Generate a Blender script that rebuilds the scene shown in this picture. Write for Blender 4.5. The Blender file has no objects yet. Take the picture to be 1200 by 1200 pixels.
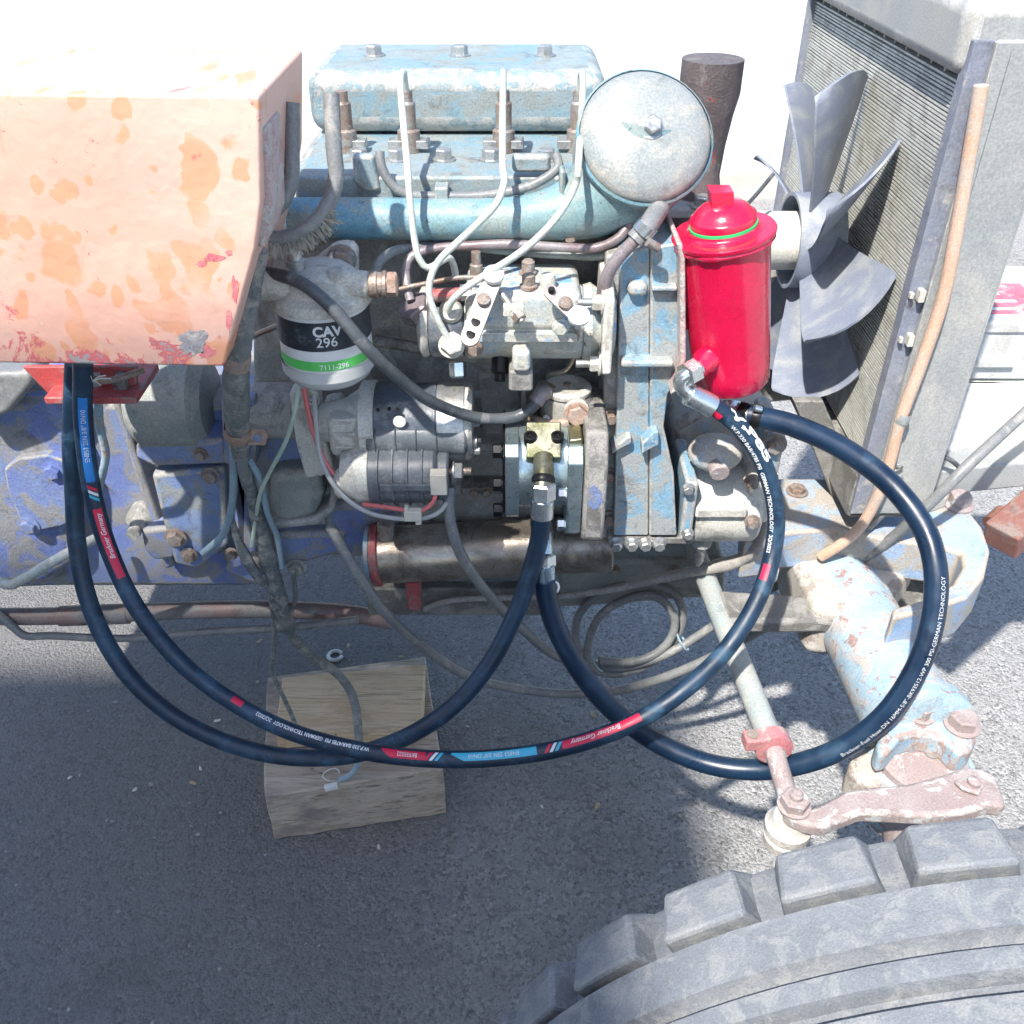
import bpy, bmesh, math, random
from mathutils import Vector, Matrix, noise as mnoise
R_ = math.radians
random.seed(7)
SC = bpy.context.scene
COL = SC.collection

# ------------------------------------------------------------------ camera, world, sun, exposure
PITCH = R_(36.0); FPX = 1100.0; CAM = Vector((0, 0, 1.0)); GZ = -0.21
cd = bpy.data.cameras.new('camera'); cam = bpy.data.objects.new('camera', cd); COL.objects.link(cam)
cam.location = CAM; cam.rotation_euler = (R_(90) - PITCH, 0, 0)
cd.sensor_width = 36; cd.lens = 36 * FPX / 1200.0; cd.clip_start = 0.02; cd.clip_end = 500
SC.camera = cam
SUN_FROM = Vector((-0.35, -0.60, 1.0)).normalized()      # direction towards the sun
w = bpy.data.worlds.new('World'); SC.world = w; w.use_nodes = True
nt = w.node_tree; bg = nt.nodes['Background']; sky = nt.nodes.new('ShaderNodeTexSky')
sky.sky_type = 'NISHITA'; sky.sun_disc = False
sky.sun_elevation = math.asin(SUN_FROM.z); sky.sun_rotation = math.atan2(SUN_FROM.x, SUN_FROM.y)
nt.links.new(sky.outputs[0], bg.inputs[0]); bg.inputs[1].default_value = 0.15
sd = bpy.data.lights.new('sun', 'SUN'); sd.energy = 4.2; sd.angle = R_(1.2); sd.color = (1, .95, .88)
sun = bpy.data.objects.new('sun', sd); COL.objects.link(sun); sun.location = (-2, -2, 4)
sun.rotation_euler = (-SUN_FROM).to_track_quat('-Z', 'Y').to_euler()
vs = SC.view_settings; vs.view_transform = 'Standard'; vs.look = 'None'; vs.exposure = 0.95; vs.gamma = 1
SC.render.resolution_x = 1024; SC.render.resolution_y = 1024
SC.cycles.max_bounces = 6; SC.cycles.use_adaptive_sampling = True; SC.cycles.adaptive_threshold = .03; SC.cycles.adaptive_min_samples = 12; SC.cycles.use_denoising = True

# ------------------------------------------------------------------ helpers: photograph ray -> point at a given depth
CT, ST = math.cos(PITCH), math.sin(PITCH)
def ray(px, py):
    u = (px - 600) / FPX; v = (600 - py) / FPX
    return Vector((u, CT + v * ST, -ST + v * CT))
def P(px, py, y):
    d = ray(px, py); return CAM + d * (y / d.y)
def Pz(px, py, z):
    d = ray(px, py); return CAM + d * ((z - CAM.z) / d.z)
def MPP(py, y):                       # metres per photo pixel at that row and depth
    return (y / ray(600, py).y) / FPX
def proj(p):
    q = p - CAM; dep = q.y * CT - q.z * ST; up = q.y * ST + q.z * CT
    return 600 + FPX * q.x / dep, 600 - FPX * up / dep
X, Y, Z = Vector((1, 0, 0)), Vector((0, 1, 0)), Vector((0, 0, 1))

def basis(axis):
    a = axis.normalized()
    h = Z if abs(a.z) < .9 else X
    u = h.cross(a).normalized(); return u, a.cross(u).normalized(), a

def smooth_path(pts, step=0.006, closed=False):
    """Catmull-Rom through pts (each may carry extra values), resampled evenly."""
    pts = [tuple(p) for p in pts]; n = len(pts); dim = len(pts[0]); out = []
    def g(i): return pts[max(0, min(n - 1, i))]
    for i in range(n - 1):
        p0, p1, p2, p3 = g(i - 1), g(i), g(i + 1), g(i + 2)
        L = math.dist(p1[:3], p2[:3]); k = max(2, int(L / step))
        for j in range(k):
            t = j / k
            out.append(tuple(.5 * ((2 * p1[d]) + (-p0[d] + p2[d]) * t + (2 * p0[d] - 5 * p1[d] + 4 * p2[d] - p3[d]) * t * t
                       + (-p0[d] + 3 * p1[d] - 3 * p2[d] + p3[d]) * t ** 3) for d in range(dim)))
    out.append(pts[-1]); return out

class MB:
    def __init__(s): s.v = []; s.f = []
    def add(s, vs, fs):
        o = len(s.v); s.v += [Vector(v) for v in vs]; s.f += [tuple(i + o for i in f) for f in fs]; return s
    def box(s, lo, hi):
        (a, b, c), (d, e, f) = lo, hi
        return s.add([(a,b,c),(d,b,c),(d,e,c),(a,e,c),(a,b,f),(d,b,f),(d,e,f),(a,e,f)],
              [(0,3,2,1),(4,5,6,7),(0,1,5,4),(1,2,6,5),(2,3,7,6),(3,0,4,7)])
    def obox(s, c, ax, ay, az):       # oriented box: half vectors
        c = Vector(c); k = [(-1,-1,-1),(1,-1,-1),(1,1,-1),(-1,1,-1),(-1,-1,1),(1,-1,1),(1,1,1),(-1,1,1)]
        fl = ax.cross(ay).dot(az) > 0
        fs = [(0,3,2,1),(4,5,6,7),(0,1,5,4),(1,2,6,5),(2,3,7,6),(3,0,4,7)]
        return s.add([c + ax*i + ay*j + az*l for i, j, l in k], fs if fl else [f[::-1] for f in fs])
    def fbox(s, x0, y0, x1, y1, y, depth):   # front face spans those photo pixels at depth y, box goes back by depth
        m = (y0 + y1) / 2; a = P(x0, m, y).x; b = P(x1, m, y).x
        return s.box((a, y, P(600, y1, y).z), (b, y + depth, P(600, y0, y).z))
    def lathe(s, org, axis, prof, n=28, cap0=True, cap1=True, a0=0, a1=2 * math.pi):
        u, v, a = basis(axis); org = Vector(org); full = abs(a1 - a0 - 2 * math.pi) < 1e-6
        vs = []; m = n if full else n + 1
        for r, h in prof:
            for i in range(m):
                t = a0 + (a1 - a0) * i / n; vs.append(org + a * h + (u * math.cos(t) + v * math.sin(t)) * r)
        fs = []
        for j in range(len(prof) - 1):
            for i in range(n):
                i2 = (i + 1) % m
                fs.append((j*m+i, j*m+i2, (j+1)*m+i2, (j+1)*m+i))
        if cap0 and full: fs.append(tuple(range(m))[::-1])
        if cap1 and full: fs.append(tuple((len(prof) - 1) * m + i for i in range(m)))
        return s.add(vs, fs)
    def cyl(s, p0, p1, r0, r1=None, n=24, ch=0.0):
        p0, p1 = Vector(p0), Vector(p1); L = (p1 - p0).length; r1 = r0 if r1 is None else r1
        pr = [(r0, 0), (r1, L)] if not ch else [(r0 - ch, 0), (r0, ch), (r1, L - ch), (r1 - ch, L)]
        return s.lathe(p0, p1 - p0, pr, n)
    def hexa(s, p, axis, r, h, washer=0, dome=True, rot=0.3):
        u, v, a = basis(axis); p = Vector(p)
        if washer: s.lathe(p, axis, [(washer, 0), (washer, h * .16), (washer * .93, h * .2)], 20); p = p + a * h * .2
        vs = []; H = [(r, 0), (r, h * .88), (r * .86, h)]
        for rr, hh in H:
            for i in range(6):
                t = rot + i * math.pi / 3; vs.append(p + a * hh + (u * math.cos(t) + v * math.sin(t)) * rr)
        fs = [(j*6+i, j*6+(i+1) % 6, (j+1)*6+(i+1) % 6, (j+1)*6+i) for j in range(2) for i in range(6)]
        fs += [tuple(range(6))[::-1], tuple(12 + i for i in range(6))]
        return s.add(vs, fs)
    def tube(s, pts, r, n=14, step=0.006, caps=True, wob=0.0, raw=False):
        sp = list(pts) if raw else smooth_path(pts, step)
        q = [Vector(p[:3]) for p in sp]; m = len(q); nrm = None; vs = []
        for i in range(m):
            t = (q[min(i + 1, m - 1)] - q[max(i - 1, 0)]).normalized()
            if nrm is None: nrm = basis(t)[0]
            nrm = (nrm - t * nrm.dot(t)).normalized(); b = t.cross(nrm)
            rr = sp[i][3] if len(sp[i]) > 3 else r
            if wob: rr *= 1 + wob * mnoise.noise(q[i] * 60)
            for k in range(n):
                a = 2 * math.pi * k / n; w2 = rr
                if wob: w2 *= 1 + wob * mnoise.noise(q[i] * 150 + Vector((k * .9, 0, 0)))
                vs.append(q[i] + (nrm * math.cos(a) + b * math.sin(a)) * w2)
        fs = [(i*n+k, i*n+(k+1) % n, (i+1)*n+(k+1) % n, (i+1)*n+k) for i in range(m - 1) for k in range(n)]
        if caps: fs += [tuple(range(n))[::-1], tuple((m-1)*n+k for k in range(n))]
        return s.add(vs, fs)
    def prism(s, poly, ext):                 # poly: world points (planar), ext: vector
        poly = [Vector(p) for p in poly]; n = len(poly); ext = Vector(ext)
        nn = Vector((0, 0, 0))
        for i in range(n): nn += poly[i].cross(poly[(i + 1) % n])
        if nn.dot(ext) > 0: poly = poly[::-1]
        vs = poly + [p + ext for p in poly]
        fs = [tuple(range(n)), tuple(range(n, 2 * n))[::-1]]
        fs += [(i, i + n, (i + 1) % n + n, (i + 1) % n) for i in range(n)]
        return s.add(vs, fs)
    def pprism(s, pix, y, depth):
        return s.prism([P(a, b, y) for a, b in pix], (0, depth, 0))
    def ball(s, c, r, sx=1, sy=1, sz=1, n=18):
        c = Vector(c); vs = []; fs = []; m = n // 2
        for j in range(1, m):
            for i in range(n):
                a = math.pi * j / m; b = 2 * math.pi * i / n
                vs.append(c + Vector((r*sx*math.sin(a)*math.cos(b), r*sy*math.sin(a)*math.sin(b), r*sz*math.cos(a))))
        for j in range(m - 2):
            for i in range(n): fs.append((j*n+i, (j+1)*n+i, (j+1)*n+(i+1) % n, j*n+(i+1) % n))
        t, b = len(vs), len(vs) + 1; vs += [c + Z*r*sz, c - Z*r*sz]
        fs += [(t, i, (i+1) % n) for i in range(n)] + [(b, (m-2)*n+(i+1) % n, (m-2)*n+i) for i in range(n)]
        return s.add(vs, fs)
    def build(s, name, mat, parent=None, bevel=0.0, ang=38, sub=0, seg=2, lumps=0.0, lsc=40):
        if lumps:
            s.v = [p + Vector((mnoise.noise(p*lsc), mnoise.noise(p*lsc + Vector((9, 3, 1))), mnoise.noise(p*lsc + Vector((2, 7, 5))))) * lumps for p in s.v]
        if parent is not None: L = ORG[parent.name]
        else:
            xs = [p.x for p in s.v]; ys = [p.y for p in s.v]; zs = [p.z for p in s.v]
            L = Vector(((min(xs)+max(xs))/2, (min(ys)+max(ys))/2, min(zs)))
        me = bpy.data.meshes.new(name); me.from_pydata([tuple(p - L) for p in s.v], [], s.f); me.validate()
        me.materials.append(mat); me.shade_smooth(); me.set_sharp_from_angle(angle=R_(ang))
        o = bpy.data.objects.new(name, me); COL.objects.link(o); ORG[o.name] = L
        if parent is None: o.location = L
        else: o.parent = parent
        if bevel:
            b = o.modifiers.new('bevel', 'BEVEL'); b.width = bevel; b.segments = seg; b.limit_method = 'ANGLE'; b.angle_limit = R_(32); b.harden_normals = True
            if mat.name in EDGE: me.materials.append(EDGE[mat.name]); b.material = 1
        if sub:
            b = o.modifiers.new('sub', 'SUBSURF'); b.levels = sub; b.render_levels = sub
        return o
ORG = {}
def tag(o, label=None, cat=None, group=None, kind=None):
    if label: o['label'] = label
    if cat: o['category'] = cat
    if group: o['group'] = group
    if kind: o['kind'] = kind
    return o
def thing(name, label, cat, loc, group=None):
    o = bpy.data.objects.new(name, None); COL.objects.link(o); o.location = loc; o.empty_display_size = .02
    ORG[o.name] = Vector(loc); return tag(o, label, cat, group)
def copy_tree(src, parent, matrix):
    c = src.copy(); COL.objects.link(c); c.parent = parent; c.matrix_local = matrix; return c

# ------------------------------------------------------------------ materials
def nodes(name):
    m = bpy.data.materials.new(name); m.use_nodes = True; t = m.node_tree
    return m, t, t.nodes['Principled BSDF']
def new(t, k, **kw):
    n = t.nodes.new(k)
    for a, b in kw.items(): setattr(n, a, b)
    return n
def c4(c): return (c[0], c[1], c[2], 1)
_seed = [0]
def noise_fac(t, co, scale, lo, hi, detail=6, rough=.6, dist=0.0, vec=None):
    _seed[0] += 1
    mp = new(t, 'ShaderNodeMapping'); t.links.new(co, mp.inputs[0]); mp.inputs[1].default_value = (_seed[0]*3.17 % 11, _seed[0]*1.73 % 7, _seed[0]*.91 % 5)
    if vec: mp.inputs[3].default_value = vec
    n = new(t, 'ShaderNodeTexNoise'); t.links.new(mp.outputs[0], n.inputs['Vector'])
    n.inputs['Scale'].default_value = scale; n.inputs['Detail'].default_value = detail; n.inputs['Roughness'].default_value = rough; n.inputs['Distortion'].default_value = dist
    r = new(t, 'ShaderNodeMapRange', interpolation_type='SMOOTHSTEP'); t.links.new(n.outputs[0], r.inputs[0])
    r.inputs[1].default_value = lo; r.inputs[2].default_value = hi
    return r.outputs[0], n.outputs[0]
def mixc(t, fac, a, b):
    m = new(t, 'ShaderNodeMix', data_type='RGBA'); ins = m.inputs
    if isinstance(fac, float): ins[0].default_value = fac
    else: t.links.new(fac, ins[0])
    for k, v in ((6, a), (7, b)):
        if isinstance(v, tuple): ins[k].default_value = c4(v)
        else: t.links.new(v, ins[k])
    return m.outputs[2]
WREG = {}; EDGE = {}
def weathered(name, base, alt=None, dust=None, dust_amt=.45, chip=None, chip_amt=.25, rough=.6, metal=0.0, scale=28, bump=.25, fine=500, soft=.10, spec=.5, coat=0.0, grime=.55, gcol=(.075, .066, .058)):
    WREG[name] = dict(base=base, alt=alt, dust=dust, dust_amt=dust_amt, rough=rough, metal=metal, scale=scale, bump=bump, fine=fine, soft=soft, spec=spec, grime=grime)
    m, t, b = nodes(name); co = new(t, 'ShaderNodeTexCoord').outputs['Object']
    col = base
    if alt:
        f, _ = noise_fac(t, co, scale * .55, .38, .62, 3); col = mixc(t, f, base, alt)
    th = .5 + (.5 - dust_amt) * .5
    fd, nd = noise_fac(t, co, scale, th - soft * .6, th + soft * .6, 7, .70, .5)
    if dust: col = mixc(t, fd, col, dust)
    if chip:
        th = .5 + (.5 - chip_amt) * .5
        f, n = noise_fac(t, co, scale * 1.7, th - .015, th + .015, 6, .74, .3); col = mixc(t, f, col, chip)
    if grime:                                   # oily dirt in patches of its own
        fg, _ = noise_fac(t, co, scale * 1.15, .53, .70, 6, .72, .8)
        gm = new(t, 'ShaderNodeMath', operation='MULTIPLY'); t.links.new(fg, gm.inputs[0]); gm.inputs[1].default_value = grime; col = mixc(t, gm.outputs[0], col, gcol)
    _, n1 = noise_fac(t, co, fine, 0, 1, 2)
    sp = new(t, 'ShaderNodeMapRange'); t.links.new(n1, sp.inputs[0]); sp.inputs[1].default_value = .3; sp.inputs[2].default_value = .7; sp.inputs[3].default_value = .78; sp.inputs[4].default_value = 1.12
    if grime or isinstance(col, tuple) is False:
        vm = new(t, 'ShaderNodeVectorMath', operation='SCALE')
        if isinstance(col, tuple): vm.inputs[0].default_value = col
        else: t.links.new(col, vm.inputs[0])
        t.links.new(sp.outputs[0], vm.inputs['Scale']); col = vm.outputs[0]
    if isinstance(col, tuple): b.inputs['Base Color'].default_value = c4(col)
    else: t.links.new(col, b.inputs['Base Color'])
    rr = new(t, 'ShaderNodeMapRange'); t.links.new(nd, rr.inputs[0]); rr.inputs[1].default_value = .3; rr.inputs[2].default_value = .7
    rr.inputs[3].default_value = max(.05, rough - .14); rr.inputs[4].default_value = min(1, rough + .16)
    t.links.new(rr.outputs[0], b.inputs['Roughness']); b.inputs['Metallic'].default_value = metal
    b.inputs['Specular IOR Level'].default_value = spec; b.inputs['Coat Weight'].default_value = coat
    if bump:
        ad = new(t, 'ShaderNodeMath', operation='MULTIPLY_ADD'); t.links.new(n1, ad.inputs[0]); ad.inputs[1].default_value = .22; t.links.new(nd, ad.inputs[2])
        bp = new(t, 'ShaderNodeBump'); bp.inputs['Strength'].default_value = min(1, bump * 1.3); bp.inputs['Distance'].default_value = .004
        t.links.new(ad.outputs[0], bp.inputs['Height']); t.links.new(bp.outputs[0], b.inputs['Normal'])
    return m
def plain(name, base, rough=.5, metal=0.0, spec=.5, bump=0.0, fine=400, coat=0.0, vary=.12):
    m, t, b = nodes(name); co = new(t, 'ShaderNodeTexCoord').outputs['Object']
    f, n = noise_fac(t, co, 45, .25, .75, 3)
    t.links.new(mixc(t, f, tuple(x * (1 - vary) for x in base), tuple(min(1, x * (1 + vary)) for x in base)), b.inputs['Base Color'])
    rr = new(t, 'ShaderNodeMapRange'); t.links.new(f, rr.inputs[0]); rr.inputs[3].default_value = max(.03, rough - .08); rr.inputs[4].default_value = min(1, rough + .1)
    t.links.new(rr.outputs[0], b.inputs['Roughness']); b.inputs['Metallic'].default_value = metal; b.inputs['Specular IOR Level'].default_value = spec
    b.inputs['Coat Weight'].default_value = coat; b.inputs['Coat Roughness'].default_value = .08
    if bump:
        _, n1 = noise_fac(t, co, fine, 0, 1, 2); bp = new(t, 'ShaderNodeBump'); bp.inputs['Strength'].default_value = bump; bp.inputs['Distance'].default_value = .002
        t.links.new(n1, bp.inputs['Height']); t.links.new(bp.outputs[0], b.inputs['Normal'])
    return m

DUST = (.36, .36, .345); GRIME = (.085, .08, .075); RUST = (.22, .10, .055)
M = {}
M['blue_gear'] = weathered('worn_blue_paint', (.15, .20, .44), (.20, .26, .42), (.25, .25, .26), .48, (.20, .17, .14), .16, .5, scale=20, bump=.5, soft=.07)
M['blue_light'] = weathered('sky_blue_paint', (.20, .37, .50), (.29, .41, .48), (.34, .36, .355), .50, (.52, .52, .49), .15, .55, scale=26, bump=.4, soft=.06)
M['blue_head'] = weathered('grey_blue_paint', (.20, .32, .38), (.28, .34, .36), (.27, .30, .29), .45, (.22, .17, .12), .16, .5, scale=30, bump=.35)
M['blue_manifold'] = weathered('teal_blue_paint', (.15, .33, .44), (.22, .34, .35), (.27, .33, .32), .46, (.09, .15, .15), .24, .42, scale=22, bump=.3, soft=.09)
M['block'] = weathered('oily_block', (.25, .245, .225), (.31, .31, .285), (.42, .41, .385), .5, (.19, .24, .27), .14, .62, scale=18, bump=.6)
M['block_dark'] = weathered('dark_grime', (.15, .145, .135), (.20, .195, .18), (.30, .29, .27), .45, None, 0, .6, scale=24, bump=.6)
M['sump'] = weathered('green_grey_sump', (.23, .265, .25), (.28, .30, .28), (.34, .34, .31), .45, (.14, .16, .32), .16, .6, scale=20, bump=.5)
M['alloy'] = weathered('dusty_cast_alloy', (.55, .53, .47), (.62, .60, .54), (.42, .40, .35), .38, None, 0, .55, scale=40, bump=.35, spec=.5, grime=.28)
M['pump_body'] = weathered('cream_blue_pump', (.50, .49, .42), (.44, .50, .52), (.20, .38, .58), .34, (.20, .17, .12), .22, .5, scale=42, bump=.35, soft=.03)
M['steel'] = weathered('zinc_steel', (.52, .53, .53), None, (.40, .38, .34), .35, None, 0, .38, metal=.75, scale=60, bump=.15, grime=.28)
M['steel_bright'] = plain('bright_zinc', (.62, .66, .67), .24, .9, bump=.06)
M['steel_brush'] = weathered('brushed_pump_steel', (.36, .46, .48), (.44, .53, .55), None, 0, None, 0, .30, metal=.8, scale=70, bump=.10, fine=900, grime=0)
M['gold_zinc'] = weathered('yellow_zinc', (.20, .20, .105), (.33, .32, .23), None, 0, None, 0, .32, metal=.8, scale=70, bump=.1, grime=0)
M['black_oxide'] = plain('black_oxide_bolt', (.010, .010, .011), .38, 0, .35)
M['rust_bolt'] = weathered('rusty_bolt', (.26, .19, .15), (.33, .27, .23), (.30, .29, .28), .4, (.28, .13, .07), .3, .7, metal=.2, scale=70, bump=.5)
M['brown_metal'] = weathered('brown_tarnished_brass', (.30, .21, .16), (.36, .29, .25), (.38, .36, .33), .4, None, 0, .45, metal=.5, scale=50, bump=.3)
M['pipe_white'] = weathered('pale_injector_pipe', (.60, .63, .58), (.48, .54, .49), (.50, .50, .46), .35, None, 0, .42, scale=30, bump=.1, grime=.28)
M['pipe_grey'] = weathered('grey_green_pipe', (.25, .28, .27), (.20, .20, .21), (.28, .42, .50), .26, (.20, .13, .11), .15, .5, scale=30, bump=.2)
M['pipe_purple'] = weathered('brown_purple_pipe', (.22, .17, .18), (.30, .27, .28), None, 0, None, 0, .42, metal=.2, scale=30, bump=.15)
M['pipe_steel'] = weathered('dull_tarnished_tube', (.33, .28, .23), (.44, .40, .35), (.22, .18, .15), .36, (.42, .06, .05), .10, .33, metal=.65, scale=22, bump=.15)
M['cable_grey'] = weathered('dusty_grey_cable', (.19, .20, .205), (.235, .24, .24), (.33, .32, .30), .3, None, 0, .42, scale=40, bump=.15, grime=.28)
M['cable_black'] = weathered('dusty_black_cable', (.055, .065, .075), (.10, .11, .12), (.20, .20, .20), .28, None, 0, .38, scale=40, bump=.12, grime=.28)
M['tape'] = weathered('taped_harness', (.14, .16, .165), (.22, .23, .225), (.33, .32, .29), .42, (.30, .24, .18), .14, .65, scale=60, bump=.8)
M['rubber'] = weathered('black_hose_rubber', (.005, .020, .046), (.010, .036, .076), (.030, .085, .145), .33, (.10, .15, .18), .06, .46, scale=34, bump=.12, fine=1500, soft=.16, spec=.6, grime=0)
M['rubber_c'] = weathered('black_fuel_hose_rubber', (.004, .016, .042), (.008, .028, .064), (.020, .058, .108), .26, (.09, .12, .15), .04, .36, scale=30, bump=.06, fine=1500, soft=.16, spec=.6, grime=0)
M['red_gloss'] = weathered('gloss_red_enamel', (.60, .004, .050), (.66, .006, .062), None, 0, None, 0, .24, scale=26, bump=.12, fine=700, spec=.7, coat=.6, grime=0)
M['red_worn'] = weathered('worn_red_paint', (.48, .07, .07), (.42, .10, .10), (.30, .22, .20), .36, (.18, .10, .08), .2, .55, scale=26, bump=.3)
M['drive'] = weathered('brown_drive_tube', (.20, .15, .145), (.25, .17, .16), (.23, .22, .215), .45, (.30, .07, .07), .2, .5, scale=20, bump=.2)
M['blue_cover'] = weathered('scuffed_blue_cover', (.17, .24, .44), (.24, .31, .42), (.25, .27, .29), .46, (.33, .36, .38), .16, .5, scale=30, bump=.4, soft=.05)
M['pink_clamp'] = weathered('faded_red_clamp', (.55, .20, .22), (.48, .22, .22), (.46, .40, .38), .36, None, 0, .6, scale=60, bump=.3, grime=.28)
M['gasket'] = weathered('pink_gasket_edge', (.56, .44, .42), (.50, .34, .33), (.55, .52, .49), .45, (.45, .16, .15), .2, .7, scale=70, bump=.7, grime=.28)
M['fan'] = weathered('grey_plastic_fan', (.205, .235, .31), (.235, .265, .33), (.33, .35, .37), .4, None, 0, .45, scale=14, bump=.06, fine=900, soft=.14, grime=0)
M['rad_frame'] = weathered('grey_radiator_paint', (.29, .31, .315), (.34, .35, .345), (.41, .405, .38), .42, None, 0, .5, scale=12, bump=.12, soft=.2, grime=0)
M['rad_edge'] = weathered('blue_grey_edge', (.22, .24, .30), (.26, .28, .32), (.40, .40, .38), .3, None, 0, .5, scale=40, bump=.2)
M['fin'] = weathered('dusty_fins', (.56, .57, .52), (.62, .62, .57), (.46, .45, .41), .4, None, 0, .6, metal=0, scale=40, bump=.2, grime=.28)
M['core'] = plain('radiator_core_dark', (.10, .10, .095), .8)
M['peach_hose'] = weathered('peach_tube', (.62, .40, .28), (.66, .47, .36), (.56, .46, .38), .4, None, 0, .5, scale=16, bump=.15, grime=0)
M['axle'] = weathered('flaking_blue_axle', (.33, .47, .57), (.40, .50, .56), (.47, .44, .42), .42, (.36, .24, .22), .30, .6, scale=34, bump=.5, soft=.05, grime=.28)
M['bolster'] = weathered('dusty_blue_casting', (.27, .39, .57), (.36, .45, .54), (.41, .38, .335), .50, (.34, .30, .26), .16, .65, scale=20, bump=.7, soft=.08, grime=.28)
M['cream_cast'] = weathered('dusty_cream_casting', (.50, .46, .40), (.54, .51, .46), (.46, .54, .62), .30, (.34, .29, .25), .14, .65, scale=24, bump=.6, grime=.28)
M['forged'] = weathered('pinkish_forged_arm', (.34, .27, .26), (.39, .33, .32), (.50, .52, .52), .36, (.22, .16, .14), .18, .6, scale=36, bump=.5, soft=.04, grime=.28)
M['rod'] = weathered('pale_tie_rod', (.36, .42, .42), (.42, .42, .39), (.50, .49, .45), .36, (.33, .18, .10), .18, .55, scale=32, bump=.3, grime=.28)
M['tyre'] = weathered('dusty_tyre_rubber', (.175, .19, .21), (.20, .215, .235), (.25, .26, .265), .42, None, 0, .8, scale=60, bump=.35, fine=800, grime=0)
M['tyre_dark'] = weathered('dark_tyre_rubber', (.04, .04, .042), (.06, .06, .06), (.12, .12, .115), .4, None, 0, .8, scale=12, bump=.3)
M['battery'] = weathered('pale_battery_case', (.58, .60, .60), None, (.50, .49, .46), .4, None, 0, .5, scale=30, bump=.08, grime=0)
M['sheet'] = weathered('white_plastic_sheet', (.74, .74, .71), (.70, .69, .64), None, 0, None, 0, .4, scale=16, bump=.6, fine=120, grime=0)
M['rust_beam'] = weathered('rust_brown_beam', (.24, .11, .09), (.28, .14, .11), (.26, .20, .18), .36, None, 0, .65, scale=30, bump=.3)
M['white_print'] = plain('white_print', (.72, .74, .74), .5, vary=.04)
M['red_print'] = plain('red_print', (.62, .012, .06), .42, vary=.08)
M['blue_print'] = plain('blue_print', (.03, .22, .62), .42, vary=.08)
M['cyan_print'] = plain('cyan_print', (.05, .42, .60), .42, vary=.08)
M['white_can'] = plain('white_filter_can', (.72, .72, .70), .35, vary=.05)
M['black_band'] = weathered('black_label', (.025, .032, .042), (.04, .048, .06), (.12, .13, .14), .25, None, 0, .45, scale=60, bump=.05, grime=0)
M['green_band'] = plain('green_label', (.12, .60, .13), .4, vary=.06)
M['grey_plastic'] = plain('grey_filter_base', (.55, .56, .55), .4, vary=.06)
M['starter_black'] = weathered('dusty_black_starter', (.075, .09, .115), (.125, .14, .165), (.22, .23, .24), .42, None, 0, .42, scale=26, bump=.15, soft=.14)
M['plastic_dark'] = weathered('grey_black_plastic', (.10, .115, .13), (.135, .15, .165), (.23, .24, .25), .36, None, 0, .42, scale=24, bump=.1, soft=.14)
M['wire_green'] = plain('pale_green_wire', (.42, .52, .42), .45)
M['wire_red'] = plain('red_wire', (.60, .15, .15), .45)
M['wire_grey'] = plain('grey_wire', (.38, .38, .37), .45)
M['wire_blue'] = plain('blue_grey_wire', (.26, .36, .42), .45)
M['cream_plastic'] = plain('cream_connector', (.62, .57, .48), .45)
M['white_tag'] = plain('white_tag', (.74, .73, .70), .55, vary=.05)
M['copper'] = weathered('rusty_copper_clip', (.42, .27, .20), (.46, .34, .28), (.34, .30, .28), .35, None, 0, .5, metal=.3, scale=60, bump=.4)
M['washer'] = plain('dull_washer', (.55, .55, .53), .45, .3, bump=.3)
M['glass_green'] = plain('green_seal', (.03, .50, .16), .4)
M['leaf'] = weathered('dry_leaf', (.46, .34, .20), (.55, .45, .31), None, 0, None, 0, .7, scale=120, bump=.4)
M['chip_white'] = plain('pale_chip', (.70, .68, .64), .7, bump=.3)
M['fray'] = plain('frayed_braid', (.40, .38, .31), .8, vary=.35)
M['dark_red'] = weathered('red_black_outlet', (.10, .085, .085), (.14, .11, .11), (.20, .19, .18), .3, (.34, .05, .05), .24, .5, scale=40, bump=.5)

M['alloy_dark'] = weathered('dirty_alloy', (.30, .295, .27), (.36, .34, .30), (.26, .23, .20), .4, None, 0, .5, metal=.2, scale=40, bump=.35)
M['alloy_pale'] = weathered('pale_bearing_housing', (.62, .61, .54), (.56, .56, .51), (.66, .64, .58), .4, (.34, .44, .50), .12, .55, scale=20, bump=.3, grime=.28)
M['pipe_dusty'] = weathered('dusty_tan_pipe', (.30, .285, .26), (.36, .34, .31), (.40, .385, .35), .4, (.24, .17, .13), .12, .6, scale=30, bump=.35)
M['red_label'] = weathered('red_battery_label', (.58, .12, .18), (.62, .18, .24), (.66, .50, .48), .3, None, 0, .4, scale=40, bump=.03)
M['shade_shed_wall'] = weathered('grey_shade_shed', (.42, .41, .39), (.46, .45, .43), None, 0, None, 0, .85, scale=3, bump=.2, grime=0)
M['grey_teal'] = weathered('grey_teal_cover', (.27, .30, .30), (.31, .33, .325), (.37, .365, .335), .45, (.20, .30, .36), .12, .5, scale=26, bump=.25, grime=.3)
M['steel_blue'] = plain('bluish_zinc', (.45, .58, .68), .25, .9, bump=.05)
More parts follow.
